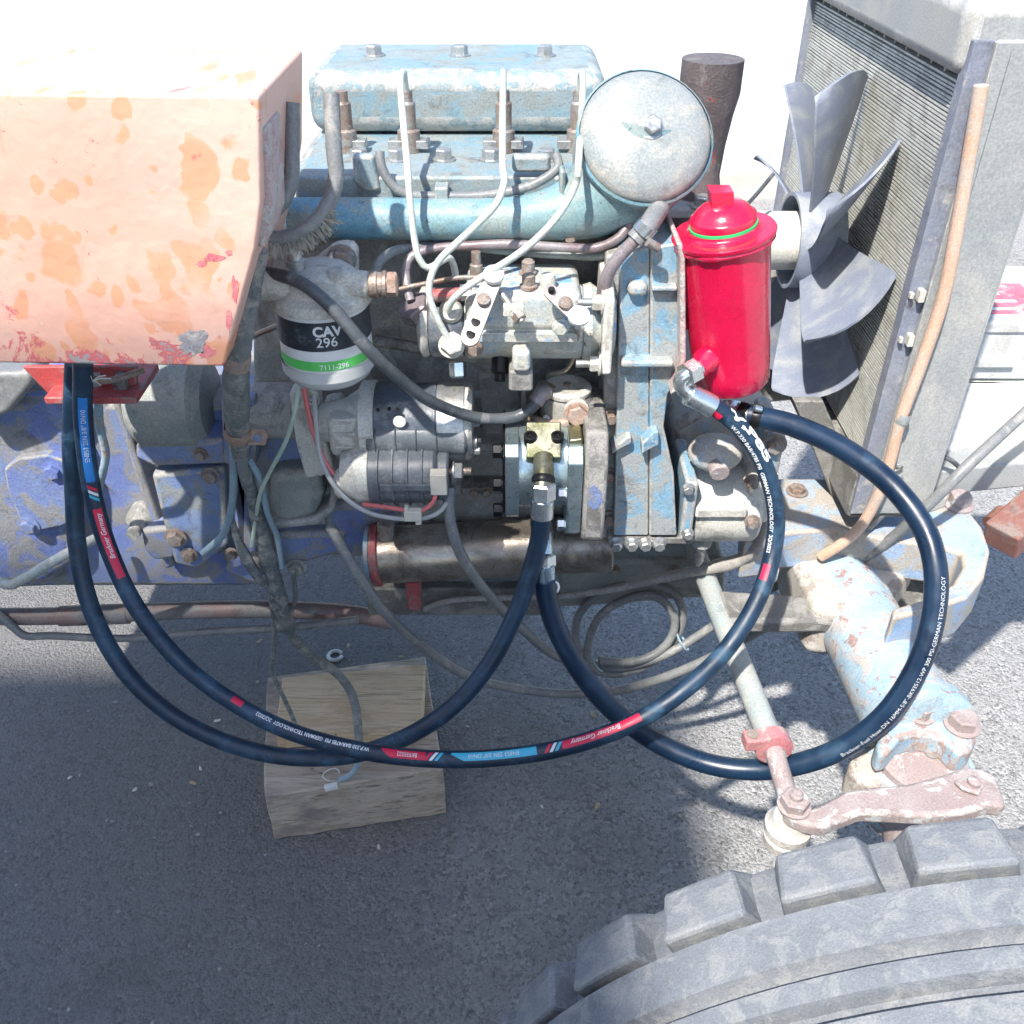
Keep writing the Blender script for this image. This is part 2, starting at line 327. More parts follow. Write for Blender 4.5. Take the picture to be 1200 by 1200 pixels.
for nm, ec, ea in (('worn_blue_paint', (.30, .29, .28), .52), ('sky_blue_paint', (.46, .45, .42), .55), ('grey_blue_paint', (.42, .42, .40), .5), ('teal_blue_paint', (.36, .36, .33), .5), ('scuffed_blue_cover', (.34, .33, .31), .55),
        ('dusty_blue_casting', (.46, .40, .34), .58), ('flaking_blue_axle', (.40, .31, .28), .52), ('pinkish_forged_arm', (.50, .47, .45), .45), ('dusty_cast_alloy', (.66, .64, .58), .42), ('oily_block', (.34, .33, .30), .5), ('worn_red_paint', (.26, .20, .18), .5),
        ('cream_blue_pump', (.58, .56, .50), .5), ('green_grey_sump', (.33, .32, .29), .5), ('dark_grime', (.28, .27, .25), .5), ('grey_radiator_paint', (.46, .46, .44), .42), ('dusty_cream_casting', (.36, .31, .27), .45), ('dusty_tyre_rubber', (.26, .27, .27), .4)):
    kw = dict(WREG[nm]); kw['chip'] = ec; kw['chip_amt'] = ea; EDGE[nm] = weathered(nm + '_edge', **kw)
def mat_orange():
    m, t, b = nodes('peeling_orange_paint'); co = new(t, 'ShaderNodeTexCoord').outputs['Object']
    f, _ = noise_fac(t, co, 7, .38, .62, 4); col = mixc(t, f, (.70, .405, .315), (.71, .455, .37))
    mp = new(t, 'ShaderNodeMapping'); t.links.new(co, mp.inputs[0]); mp.inputs[1].default_value = (.31, .2, .07); mp.inputs[3].default_value = (1, .2, .8)
    nz = new(t, 'ShaderNodeTexNoise'); t.links.new(mp.outputs[0], nz.inputs['Vector']); nz.inputs['Scale'].default_value = 45; nz.inputs['Detail'].default_value = 3
    vm = new(t, 'ShaderNodeMix', data_type='VECTOR'); vm.inputs[0].default_value = .022; t.links.new(mp.outputs[0], vm.inputs[4]); t.links.new(nz.outputs['Color'], vm.inputs[5])
    fg, _ = noise_fac(t, co, 8, .36, .46, 2)
    for sc_, k_, lo_ in ((30, .66, -.10), (58, .60, -.12)):      # rounded blotches of older paint, large and small
        vo = new(t, 'ShaderNodeTexVoronoi', feature='SMOOTH_F1'); t.links.new(vm.outputs[1], vo.inputs['Vector']); vo.inputs['Scale'].default_value = sc_; vo.inputs['Smoothness'].default_value = .3
        sz = new(t, 'ShaderNodeMath', operation='MULTIPLY_ADD'); sep = new(t, 'ShaderNodeSeparateColor'); t.links.new(vo.outputs['Color'], sep.inputs[0])
        t.links.new(sep.outputs[0], sz.inputs[0]); sz.inputs[1].default_value = k_; sz.inputs[2].default_value = lo_
        df = new(t, 'ShaderNodeMath', operation='SUBTRACT'); t.links.new(sz.outputs[0], df.inputs[0]); t.links.new(vo.outputs['Distance'], df.inputs[1])
        r = new(t, 'ShaderNodeMapRange', interpolation_type='SMOOTHSTEP'); t.links.new(df.outputs[0], r.inputs[0]); r.inputs[1].default_value = -.04; r.inputs[2].default_value = .05
        bl = new(t, 'ShaderNodeMath', operation='MULTIPLY'); t.links.new(r.outputs[0], bl.inputs[0]); t.links.new(fg, bl.inputs[1])
        col = mixc(t, bl.outputs[0], col, (.69, .335, .205))
    sx = new(t, 'ShaderNodeSeparateXYZ'); t.links.new(co, sx.inputs[0])
    # scrapes that thicken towards the folded bottom edge
    ed = new(t, 'ShaderNodeMapRange'); t.links.new(sx.outputs[2], ed.inputs[0]); ed.inputs[1].default_value = .095; ed.inputs[2].default_value = .044; ed.inputs[3].default_value = 0; ed.inputs[4].default_value = .16
    _, n1 = noise_fac(t, co, 26, 0, 1, 8, .76, .6)
    ad = new(t, 'ShaderNodeMath', operation='ADD'); t.links.new(n1, ad.inputs[0]); t.links.new(ed.outputs[0], ad.inputs[1])
    r = new(t, 'ShaderNodeMapRange', interpolation_type='SMOOTHSTEP'); t.links.new(ad.outputs[0], r.inputs[0]); r.inputs[1].default_value = .635; r.inputs[2].default_value = .665; col = mixc(t, r.outputs[0], col, (.60, .155, .16))
    r = new(t, 'ShaderNodeMapRange', interpolation_type='SMOOTHSTEP'); t.links.new(ad.outputs[0], r.inputs[0]); r.inputs[1].default_value = .70; r.inputs[2].default_value = .715; col = mixc(t, r.outputs[0], col, (.36, .33, .32))
    f3, _ = noise_fac(t, co, 13, .64, .66, 8, .78, .3); col = mixc(t, f3, col, (.66, .50, .42))
    f4, _ = noise_fac(t, co, 60, .60, .75, 5, .7, vec=(1, 1, .12)); g4 = new(t, 'ShaderNodeMath', operation='MULTIPLY'); t.links.new(f4, g4.inputs[0]); g4.inputs[1].default_value = .35; col = mixc(t, g4.outputs[0], col, (.40, .22, .15))   # run marks
    t.links.new(col, b.inputs['Base Color']); b.inputs['Roughness'].default_value = .5
    _, nb = noise_fac(t, co, 10, 0, 1, 5, .55); bp = new(t, 'ShaderNodeBump'); bp.inputs['Strength'].default_value = .5; bp.inputs['Distance'].default_value = .012
    t.links.new(nb, bp.inputs['Height']); t.links.new(bp.outputs[0], b.inputs['Normal']); return m
M['orange'] = mat_orange()
def mat_asphalt():
    m, t, b = nodes('asphalt'); co = new(t, 'ShaderNodeTexCoord').outputs['Object']
    vo = new(t, 'ShaderNodeTexVoronoi'); t.links.new(co, vo.inputs['Vector']); vo.inputs['Scale'].default_value = 215; vo.inputs['Randomness'].default_value = 1
    vo2 = new(t, 'ShaderNodeTexVoronoi'); t.links.new(co, vo2.inputs['Vector']); vo2.inputs['Scale'].default_value = 480
    sep = new(t, 'ShaderNodeSeparateColor'); t.links.new(vo.outputs['Color'], sep.inputs[0])
    r = new(t, 'ShaderNodeMapRange'); t.links.new(sep.outputs[0], r.inputs[0]); r.inputs[3].default_value = 0; r.inputs[4].default_value = 1
    col = mixc(t, r.outputs[0], (.17, .166, .162), (.46, .453, .442))
    f, _ = noise_fac(t, co, 38, .40, .64, 6, .72); col = mixc(t, f, col, (.34, .335, .328))
    f, _ = noise_fac(t, co, 230, .57, .68, 4, .65); col = mixc(t, f, col, (.10, .097, .095))      # pits between the stones
    f, _ = noise_fac(t, co, 330, .66, .74, 2, .5); col = mixc(t, f, col, (.52, .51, .49))       # light grains
    f, _ = noise_fac(t, co, 7, .60, .70, 5, .6); g5 = new(t, 'ShaderNodeMath', operation='MULTIPLY'); t.links.new(f, g5.inputs[0]); g5.inputs[1].default_value = .35; col = mixc(t, g5.outputs[0], col, (.10, .095, .09))   # old oil drips
    # shade painted into the colour, darker towards the left with a ragged edge
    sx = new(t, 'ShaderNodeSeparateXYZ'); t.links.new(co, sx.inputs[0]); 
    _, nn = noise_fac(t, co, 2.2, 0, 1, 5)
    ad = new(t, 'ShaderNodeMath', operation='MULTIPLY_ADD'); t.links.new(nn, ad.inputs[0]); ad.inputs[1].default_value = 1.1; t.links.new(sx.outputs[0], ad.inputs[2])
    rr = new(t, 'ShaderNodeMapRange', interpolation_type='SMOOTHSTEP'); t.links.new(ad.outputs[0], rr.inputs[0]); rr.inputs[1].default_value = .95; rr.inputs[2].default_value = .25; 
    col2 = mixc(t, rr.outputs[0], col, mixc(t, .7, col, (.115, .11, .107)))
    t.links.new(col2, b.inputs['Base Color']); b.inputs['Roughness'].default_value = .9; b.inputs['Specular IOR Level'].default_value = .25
    ad = new(t, 'ShaderNodeMath', operation='MULTIPLY_ADD'); t.links.new(vo2.outputs['Distance'], ad.inputs[0]); ad.inputs[1].default_value = -.4
    s2 = new(t, 'ShaderNodeMath', operation='MULTIPLY'); t.links.new(vo.outputs['Distance'], s2.inputs[0]); s2.inputs[1].default_value = -1; t.links.new(s2.outputs[0], ad.inputs[2])
    bp = new(t, 'ShaderNodeBump'); bp.inputs['Strength'].default_value = .8; bp.inputs['Distance'].default_value = .004
    t.links.new(ad.outputs[0], bp.inputs['Height']); t.links.new(bp.outputs[0], b.inputs['Normal']); return m
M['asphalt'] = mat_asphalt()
M['concrete'] = weathered('pale_concrete', (.52, .515, .50), (.58, .575, .56), (.46, .455, .44), .45, None, 0, .85, scale=3, bump=.3, fine=120, grime=0)
M['kerb'] = weathered('beige_kerb', (.56, .49, .41), (.60, .55, .48), (.50, .47, .43), .4, None, 0, .85, scale=8, bump=.4, grime=0)
M['grit'] = weathered('grit', (.28, .28, .275), (.40, .39, .37), (.16, .16, .16), .4, None, 0, .9, scale=90, bump=.3)
def mat_wood(name, a, b2, c):
    m, t, b = nodes(name); co = new(t, 'ShaderNodeTexCoord').outputs['Object']
    f, n = noise_fac(t, co, 30, .32, .68, 5, .6, 1.6, vec=(.14, 1, 1.0)); col = mixc(t, f, a, b2)
    f, n2 = noise_fac(t, co, 170, .46, .74, 4, .65, 1.2, vec=(.06, 1, 1)); col = mixc(t, f, col, tuple(x * .50 for x in a))
    f, _ = noise_fac(t, co, 11, .50, .68, 6, .65, .5, vec=(.5, 1, 1)); col = mixc(t, f, col, c)
    f, _ = noise_fac(t, co, 34, .66, .70, 5, .7, .6, vec=(.35, 1.2, 1)); col = mixc(t, f, col, (.13, .09, .07))
    t.links.new(col, b.inputs['Base Color']); b.inputs['Roughness'].default_value = .85; b.inputs['Specular IOR Level'].default_value = .25
    bp = new(t, 'ShaderNodeBump'); bp.inputs['Strength'].default_value = .8; bp.inputs['Distance'].default_value = .003
    t.links.new(n2, bp.inputs['Height']); t.links.new(bp.outputs[0], b.inputs['Normal']); return m
M['wood_a'] = mat_wood('grey_beam_wood', (.44, .36, .285), (.54, .46, .38), (.26, .22, .205))
M['wood_b'] = mat_wood('yellow_plank_wood', (.64, .48, .31), (.70, .56, .39), (.50, .35, .22))

# ------------------------------------------------------------------ the setting
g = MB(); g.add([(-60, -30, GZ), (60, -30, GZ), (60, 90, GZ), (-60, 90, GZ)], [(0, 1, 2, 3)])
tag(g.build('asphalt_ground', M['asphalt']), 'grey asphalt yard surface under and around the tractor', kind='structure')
g = MB(); g.box((-40, 4.25, GZ - .1), (40, 60, GZ + .012)); tag(g.build('concrete_yard', M['concrete']), 'pale concrete yard behind the tractor', kind='structure')
g = MB(); a, b_ = Pz(700, 248, GZ), Pz(960, 236, GZ)
d_ = (b_ - a).normalized(); nrm = Vector((-d_.y, d_.x, 0))
k = MB(); c_ = (a + b_) / 2; k.obox(c_ + Z * .05 + nrm * .2, d_ * 6, nrm * .14, Z * .06)
tag(k.build('kerb', M['kerb'], bevel=.01), 'low beige kerb across the yard behind the red tank', kind='structure')
# loose grit
gr = MB(); rs = random.Random(3)
for i in range(2600):
    x = rs.uniform(-1.0, 1.15); y = rs.uniform(.45, 2.4); r = rs.uniform(.0012, .0034) * (1.5 if rs.random() < .06 else 1)
    if x < .1 and rs.random() < .65: continue
    c = Vector((x, y, GZ + r * .4)); vs = []
    for q in ((1,0,0),(-1,0,0),(0,1,0),(0,-1,0),(0,0,1),(0,0,-1)):
        vs.append(c + Vector(q) * r * rs.uniform(.6, 1.3) + Vector((rs.uniform(-.3, .3), rs.uniform(-.3, .3), 0)) * r)
    gr.add(vs, [(0,2,4),(2,1,4),(1,3,4),(3,0,4),(2,0,5),(1,2,5),(3,1,5),(0,3,5)])
tag(gr.build('loose_grit', M['grit'], ang=5), 'fine loose grit scattered over the asphalt', 'grit', kind='stuff')
# ------------------------------------------------------------------ small part helpers
def bolt(parent, p, axis, r, h, mat='rust_bolt', washer=None, name='bolt'):
    return MB().hexa(p, axis, r, h, washer or r * 1.35, rot=random.random()).build(name, M[mat], parent, ang=25)
def pipe(name, label, cat, pts, r, mat, n=12, wob=0.0, group=None, parent=None, step=.006):
    """pts: (px, py, depth[, radius])"""
    q = [tuple(P(a[0], a[1], a[2])) + ((a[3],) if len(a) > 3 else ()) for a in pts]
    o = MB().tube(q, r, n, step, wob=wob).build(name, M[mat], parent)
    return tag(o, label, cat, group) if parent is None else o
CAMW = -Y * .8 + Z * .6       # roughly the side of things that faces the photographer

# ------------------------------------------------------------------ engine block, head, sump
e = thing('engine_block', 'oily grey engine block with bolted sump behind the starter motor and pumps', 'engine', P(520, 700, .95))
MB().pprism([(296, 268), (716, 268), (716, 560), (296, 560)], .905, .40).build('crankcase', M['block'], e, .006)
MB().fbox(296, 560, 716, 652, .90, .40).build('lower_crankcase', M['block'], e, .006)
MB().fbox(520, 520, 716, 531, .872, .05).build('crankcase_ledge', M['block'], e, .003)
mb = MB(); mb.fbox(540, 572, 690, 580, .88, .03); mb.build('sump_rail', M['block_dark'], e, .002)
for a in (556, 570, 612, 676): bolt(e, P(a, 576, .879), -Y, .005, .006)
MB().pprism([(560, 440), (612, 436), (612, 512), (566, 516)], .893, .03).build('side_cover', M['block'], e, .004)
MB().pprism([(640, 440), (712, 436), (712, 520), (700, 556), (640, 540)], .885, .03).build('pump_mount', M['block'], e, .005)
mb = MB(); mb.pprism([(436, 660), (850, 655), (850, 700), (690, 712), (440, 722)], .93, .30); mb.build('sump', M['sump'], e, .008)
mb = MB(); mb.fbox(430, 690, 640, 722, .915, .02); mb.build('sump_flange', M['block_dark'], e, .003)
for a in (462, 540, 618, 720, 790): bolt(e, P(a, 668, .929), -Y, .006, .006)
mb = MB(); mb.fbox(380, 590, 470, 655, .89, .2); mb.build('rear_corner', M['blue_gear'], e, .01)

h = thing('cylinder_head', 'grey blue cylinder head with flange and rocker cover above the injection pump', 'engine part', P(520, 260, .95))
HT = P(600, 200, .9).z
mb = MB(); mb.box((P(346, 215, .9).x, .905, P(600, 268, .905).z + .001), (P(760, 215, .9).x, 1.27, HT)); mb.build('head_casting', M['blue_head'], h, .006)
MB().pprism([(346, 207), (690, 207), (700, 238), (346, 238)], .868, .045).build('manifold_flange', M['blue_head'], h, .003)
MB().pprism([(346, 236.5), (705, 236.5), (705, 240), (346, 240)], .862, .05).build('gasket', M['block_dark'], h)
for (a, b2) in ((420, 186), (465, 188), (520, 190), (575, 187), (640, 190), (690, 186)):
    bolt(h, Vector((P(a, b2, .93).x, .935, HT)), Z, .0085, .009, 'steel')
mb = MB(); rc0, rc1 = P(372, 150, 1.06).x, P(705, 150, 1.06).x
mb.box((rc0, 1.02, HT + .0015), (rc1, 1.19, HT + .062)); mb.build('rocker_cover', M['blue_head'], h, .018, seg=4)
for t_ in (.2, .5, .8):
    p = Vector((rc0 + (rc1 - rc0) * t_, 1.105, HT + .062)); bolt(h, p, Z, .009, .009, 'steel')
INJ = []
for a in (476, 590, 679, 400):
    x = P(a, 182, .93).x; p = Vector((x, .965, HT)); INJ.append(p)
    mb = MB(); mb.lathe(p, Z, [(.011, 0), (.011, .02), (.008, .022), (.008, .045), (.006, .047), (.006, .056)], 18); inj = mb.build('injector', M['brown_metal'], h)
    mb = MB(); mb.obox(p + Z * .008, X * .02, Y * .008, Z * .004); mb.build('clamp', M['steel'], inj, .001)
mb = MB(); mb.pprism([(412, 182), (438, 182), (446, 225), (430, 226), (414, 215)], .864, .012); mb.build('lug', M['blue_head'], h, .004)
mb = MB(); mb.pprism([(600, 182), (645, 182), (646, 203), (600, 203)], .864, .012); mb.build('lug', M['blue_head'], h, .004)

# intake manifold
m_ = thing('intake_manifold', 'faded blue intake manifold tube swelling into an elbow at its front end', 'manifold', P(560, 270, .84))
pts = [(340, 256, .845, .0185), (420, 256, .845, .0185), (520, 257, .845, .0185), (600, 256, .845, .019), (650, 250, .85, .024), (690, 236, .855, .034), (722, 212, .86, .043), (742, 180, .865, .045), (752, 140, .868, .042)]
mb = MB(); mb.tube([tuple(P(a, b2, c)) + (r,) for a, b2, c, r in pts], .02, 28, .008); mb.build('tube', M['blue_manifold'], m_)
mb = MB(); mb.fbox(655, 200, 662, 275, .836, .02); mb.build('joint_rib', M['blue_manifold'], m_, .003)
bolt(m_, P(668, 277, .84), -Y, .005, .006)
# grey domed cover closing the elbow
dc = thing('elbow_cover', 'dusty grey domed cover closing the front end of the blue manifold elbow', 'cover', P(757, 235, .82))
dax = Vector((.10, -.78, .62)).normalized(); dp = P(757, 160, .845)
MB().lathe(dp, dax, [(.056, -.05), (.058, -.004), (.0575, 0), (.054, .005), (.044, .011), (.028, .016), (.010, .018), (.002, .018)], 44).build('dome', M['grey_teal'], dc)
MB().lathe(dp, dax, [(.0585, -.008), (.0605, -.006), (.0605, -.002), (.0585, 0)], 44, False, False).build('rim', M['blue_manifold'], dc)
bolt(dc, dp + dax * .0175, dax, .008, .007, 'steel')

# thin bracket pipe on the manifold flange
pipe('breather_pipe', 'dusty thin pipe sagging along the cylinder head flange, held by a clip', 'pipe',
     [(445, 178, .86), (447, 195, .855), (458, 215, .853), (478, 228, .852), (520, 230, .852), (570, 229, .852), (615, 220, .853), (645, 205, .855), (655, 192, .858), (650, 180, .862)], .0042, 'cable_grey')
mb = MB(); mb.fbox(509, 220, 525, 236, .845, .02); tag(mb.build('pipe_clip', M['blue_head'], None, .002), 'small blue clip holding the thin pipe to the head flange', 'clip')

# ------------------------------------------------------------------ timing cover and front casting
t = thing('timing_cover', 'faded sky blue timing cover between the injection pump and the red tank', 'engine cover', P(760, 630, .85))
MB().pprism([(710, 300), (728, 296), (724, 630), (706, 632)], .815, .36).build('back_plate', M['block'], t, .003)
MB().pprism([(727, 303), (742, 294), (762, 290), (760, 628), (719, 628), (723, 470)], .80, .38).build('inner_half', M['blue_light'], t, .0022)
MB().pprism([(762.3, 290), (796, 285), (799, 300), (798, 438), (783, 462), (778, 500), (790, 555), (793, 628), (760.8, 628)], .797, .38).build('outer_half', M['blue_light'], t, .0022)
MB().pprism([(793, 284), (800, 285), (803, 300), (804, 420), (801, 446), (793, 460), (785, 464), (794, 442), (797, 420), (796, 300)], .778, .30).build('gasket_flange', M['gasket'], t, .003, lumps=.0006, lsc=90)
MB().fbox(736, 332, 760, 350, .79, .02).build('rib', M['blue_light'], t, .006)
MB().fbox(764, 336, 794, 342, .788, .02).build('rib', M['blue_light'], t, .002)
MB().fbox(728, 424, 790, 432, .785, .02).build('rib', M['blue_light'], t, .003)
MB().pprism([(752, 520), (766, 506), (772, 506), (772, 522), (756, 530), (752, 534)], .786, .02).build('rib', M['blue_light'], t, .002)
MB().pprism([(716, 528), (735, 512), (740, 512), (740, 520), (722, 530), (718, 533)], .79, .02).build('rib', M['blue_light'], t, .002)
for (a, b2) in ((716, 488), (713, 556), (713, 606)): bolt(t, P(a, b2, .812), -Y, .006, .007, 'rust_bolt')
bolt(t, P(716, 350, .812), -Y, .006, .007, 'steel')
MB().fbox(712, 630, 812, 638, .80, .20).build('lower_flange', M['block_dark'], t, .002)
for a in (722, 740, 756, 772): bolt(t, P(a, 636, .799), -Y, .006, .008, 'steel')

l = thing('front_pump_housing', 'dusty grey blue front pump housing below the red tank', 'engine part', P(860, 630, .86))
MB().pprism([(786, 500), (840, 470), (905, 480), (905, 590), (790, 590)], .90, .25).build('front_plate', M['cream_cast'], l, .01)
p0, p1 = P(808, 590, .85), P(884, 590, .85)
mb = MB(); mb.cyl(p0, p1, .042, n=28, ch=.004); mb.build('barrel', M['alloy'], l)
MB().fbox(800, 566, 815, 634, .80, .09).build('flange', M['blue_light'], l, .004)
MB().fbox(815, 596, 876, 608, .803, .02).build('web', M['alloy'], l, .003)
MB().fbox(876, 560, 906, 615, .82, .09).build('end_cover', M['alloy'], l, .006)
for (a, b2) in ((881, 563), (881, 610)): bolt(l, P(a, b2, .80), -Y, .006, .008, 'rust_bolt')
bolt(l, P(806, 572, .798), -Y, .005, .006, 'steel'); bolt(l, P(806, 625, .798), -Y, .005, .006, 'steel')
mb = MB(); c = P(838, 530, .83); mb.ball(c, .024, 1.2, 1, .8, 20); mb.build('boss', M['cream_cast'], l)
mb = MB(); mb.cyl(c - Y * .012 - Z * .002, c - Y * .032 - Z * .006, .012, .010, 18, .001); mb.build('plug', M['forged'], l)
MB().fbox(898, 508, 918, 560, .80, .08).build('lug', M['blue_light'], l, .006)
MB().lathe(P(824, 620, .84), -Z, [(.012, 0), (.012, .02), (.007, .024), (.006, .045), (.003, .052)], 16).build('drain_tap', M['block'], l)
for (a, b2) in ((908, 521),): bolt(l, P(a, b2, .799), -Y, .009, .006, 'rust_bolt')

# water outlet behind the tank
wt = thing('water_outlet', 'dark red and black water outlet bolted to a grey housing behind the red tank', 'engine part', P(810, 300, .98))
MB().pprism([(770, 262), (845, 250), (850, 330), (770, 330)], .96, .16).build('housing', M['rad_frame'], wt, .012)
mb = MB(); p = P(815, 250, .99); mb.lathe(p, Z, [(.042, -.02), (.042, .008), (.034, .012), (.024, .02), (.02, .04), (.022, .07), (.026, .10), (.03, .12), (.03, .15)], 26); mb.build('neck', M['dark_red'], wt)
mb = MB(); mb.obox(p + Z * .013 - Y * .02, X * .045, Y * .02, Z * .006); mb.build('flange', M['rad_frame'], wt, .004)
bolt(wt, p + Z * .019 - Y * .036, Z, .010, .009, 'steel')
pipe('dipstick_rod', 'thin dark rod slanting behind the cap of the red tank', 'rod', [(868, 248, 1.0), (888, 226, 1.03), (906, 204, 1.06)], .0022, 'cable_black')

# ------------------------------------------------------------------ clutch housing / gearbox at the left
g = thing('gearbox', 'scuffed violet blue gearbox housing beneath the orange panel', 'gearbox', P(140, 690, 1.0))
MB().pprism([(-160, 440), (120, 440), (130, 470), (300, 470), (300, 690), (60, 690), (-160, 700)], .93, .36).build('housing', M['blue_gear'], g, .012)
MB().pprism([(-160, 470), (60, 470), (90, 520), (90, 660), (50, 684), (-160, 690)], .905, .05).build('left_bulge', M['blue_gear'], g, .012)
cv = MB().pprism([(4, 550), (20, 538), (55, 533), (76, 540), (82, 560), (84, 612), (72, 617), (40, 624), (26, 618), (8, 575)], .893, .014).build('inspection_cover', M['blue_gear'], g, .003)
for (a, b2) in ((62, 552), (34, 616)): MB().hexa(P(a, b2, .8925), -Y, .009, .006, .013).build('bolt', M['blue_gear'], cv, ang=25)
MB().pprism([(158, 520), (262, 516), (268, 545), (180, 548), (158, 538)], .885, .06).build('ledge', M['blue_gear'], g, .006, lumps=.001)
mb = MB(); mb.cyl(P(160, 470, .93), P(248, 470, .93), .055, n=30, ch=.012); mb.build('shaft_tunnel', M['sump'], g)
MB().pprism([(176, 556), (262, 548), (268, 640), (232, 668), (204, 662), (192, 620)], .888, .05).build('side_cover', M['blue_cover'], g, .006)
for (a, b2, r) in ((247, 557, .008), (206, 630, .010), (222, 650, .008), (272, 648, .006), (235, 532, .006)):
    bolt(g, P(a, b2, .884), -Y, r, .007, 'rust_bolt')
MB().pprism([(164, 622), (200, 618), (206, 655), (180, 658), (168, 645)], .892, .03).build('lug', M['blue_gear'], g, .006)
mb = MB(); mb.lathe(P(170, 600, .93), -Y, [(.017, 0), (.017, .02), (.009, .024), (.009, .03), (.006, .032), (.006, .038), (.008, .04), (.008, .046)], 20); mb.build('grease_fitting', M['block'], g)
MB().pprism([(130, 470), (140, 470), (205, 665), (192, 668)], .91, .03).build('rib', M['blue_gear'], g, .006)
MB().pprism([(255, 466), (300, 460), (306, 690), (262, 672), (268, 560)], .90, .04).build('bell_flange', M['blue_gear'], g, .008)
# bell housing between gearbox and engine
q = thing('bell_housing', 'blue bell housing with starter flange right of the taped wiring harness', 'engine part', P(330, 650, .95))
MB().pprism([(262, 466), (350, 462), (372, 560), (372, 650), (300, 672), (262, 668)], .90, .30).build('housing', M['blue_gear'], q, .012)
MB().pprism([(258, 466), (300, 466), (300, 545), (262, 545)], .874, .03).build('pad', M['blue_gear'], q, .004)
MB().pprism([(314, 556), (372, 552), (380, 580), (370, 610), (330, 618), (314, 600)], .872, .06).build('bulge', M['sump'], q, .012)
MB().pprism([(318, 622), (372, 616), (392, 600), (398, 560), (390, 556), (384, 596), (366, 608), (316, 614)], .866, .05).build('flange_rim', M['block'], q, .005)
MB().pprism([(318, 626), (410, 622), (400, 650), (360, 660), (318, 668)], .885, .05).build('foot', M['blue_gear'], q, .008)
mb = MB(); mb.cyl(P(298, 480, .90), P(352, 480, .90), .032, n=26, ch=.004); mb.build('tunnel', M['block'], q)
for (a, b2) in ((348, 664), (300, 655)): bolt(q, P(a, b2, .884), -Y, .009, .008, 'block')

# ------------------------------------------------------------------ orange panel
o_ = thing('orange_panel', 'peeling orange sheet metal panel with scraped lower corner, at the upper left', 'panel', P(150, 428, .75))
fv = [P(-60, 425, .66), P(262, 430, .66), P(299, 292, .66), P(306, 236, .66), P(-60, 226, .66), P(304, 112, .666), P(-60, 108, .666)]
bk = [p + Y * .16 for p in fv]
mb = MB(); mb.add(fv + bk, [(0, 1, 2, 3, 4), (4, 3, 5, 6), (0, 7, 8, 1), (1, 8, 9, 2), (2, 9, 10, 3), (3, 10, 12, 5), (5, 12, 13, 6), (7, 11, 10, 9, 8), (11, 13, 12, 10), (0, 4, 11, 7), (4, 6, 13, 11)])
bo = mb.build('sheet', M['orange'], o_, .0025, seg=3)
# bare metal scrape: thin irregular flake layer near the corner
def flake(parent, cx, cy, rx, ry, y, mat, n=90, seed=1, off=.0003, thick=.0002):
    pts = []
    for i in range(n):
        a = 2 * math.pi * i / n; q = Vector((math.cos(a), math.sin(a), seed * 3.1))
        k_ = .85 + .40 * mnoise.noise(q * 1.1) + .22 * mnoise.noise(q * 3.3) + .16 * mnoise.noise(q * 9)
        k_ = max(.25, k_); pts.append(P(cx + rx * k_ * math.cos(a), min(427.5, cy + ry * k_ * math.sin(a)), y - off))
    return MB().prism(pts, (0, thick, 0)).build('paint_scrape', M[mat], parent)
M['bare'] = weathered('bare_grey_metal', (.50, .49, .49), (.40, .38, .40), (.62, .58, .55), .35, (.33, .26, .26), .2, .45, metal=.3, scale=60, bump=.3)
M['scrape_red'] = weathered('exposed_red_primer', (.66, .16, .20), (.72, .26, .26), (.62, .40, .36), .3, None, 0, .55, scale=60, bump=.2)
flake(o_, 226, 401, 21, 17, .66, 'bare', seed=4)
flake(o_, 252, 302, 14, 5, .66, 'scrape_red', seed=8)
flake(o_, 236, 309, 7, 4, .66, 'scrape_red', seed=3)
flake(o_, 268, 296, 5, 4, .66, 'scrape_red', seed=6)
flake(o_, 275, 340, 4, 16, .66, 'scrape_red', seed=11)
flake(o_, 268, 375, 4, 14, .66, 'scrape_red', seed=14)
flake(o_, 244, 413, 9, 8, .66, 'scrape_red', seed=15)
MB().pprism([(301, 150), (312, 150), (318, 230), (318, 262), (308, 292), (300, 288), (304, 236)], .672, .05).build('edge_seal', M['gasket'], o_, .003, lumps=.0008, lsc=110)
br = thing('red_bracket', 'faded red steel bracket with foot flange under the orange panel', 'bracket', P(95, 474, .8))
MB().pprism([(25, 430), (160, 430), (160, 466), (60, 466)], .80, .006).build('web', M['red_worn'], br, .0015)
MB().fbox(52, 466, 160, 474, .775, .07).build('foot', M['red_worn'], br, .0015)
bolt(br, P(141, 456, .80), -Y, .006, .008, 'block_dark')
MB().fbox(136, 440, 147, 462, .79, .01).build('stud', M['block_dark'], br, .002)
mb = MB(); mb.pprism([(-40, 436), (36, 436), (40, 452), (10, 486), (-40, 505)], .87, .05)
tag(mb.build('lever_housing', M['cable_grey'], None, .008), 'dusty grey casting at the left edge below the orange panel', 'engine part')
pipe('blue_rust_tube', 'thin tube with peeling blue paint and rust dropping from the orange panel', 'pipe', [(112, 436, .80), (115, 460, .80), (117, 500, .81), (124, 530, .82), (121, 552, .83), (115, 580, .86), (122, 610, .88)], .0042, 'axle')
mb = MB(); mb.tube([tuple(P(*a)) for a in ((96, 432, .77), (110, 444, .76), (128, 446, .765), (150, 440, .77), (168, 434, .78))], .003, 10); 
tag(mb.build('bent_stay', M['rust_bolt']), 'bent rusty stay under the edge of the orange panel', 'rod')
mb = MB()
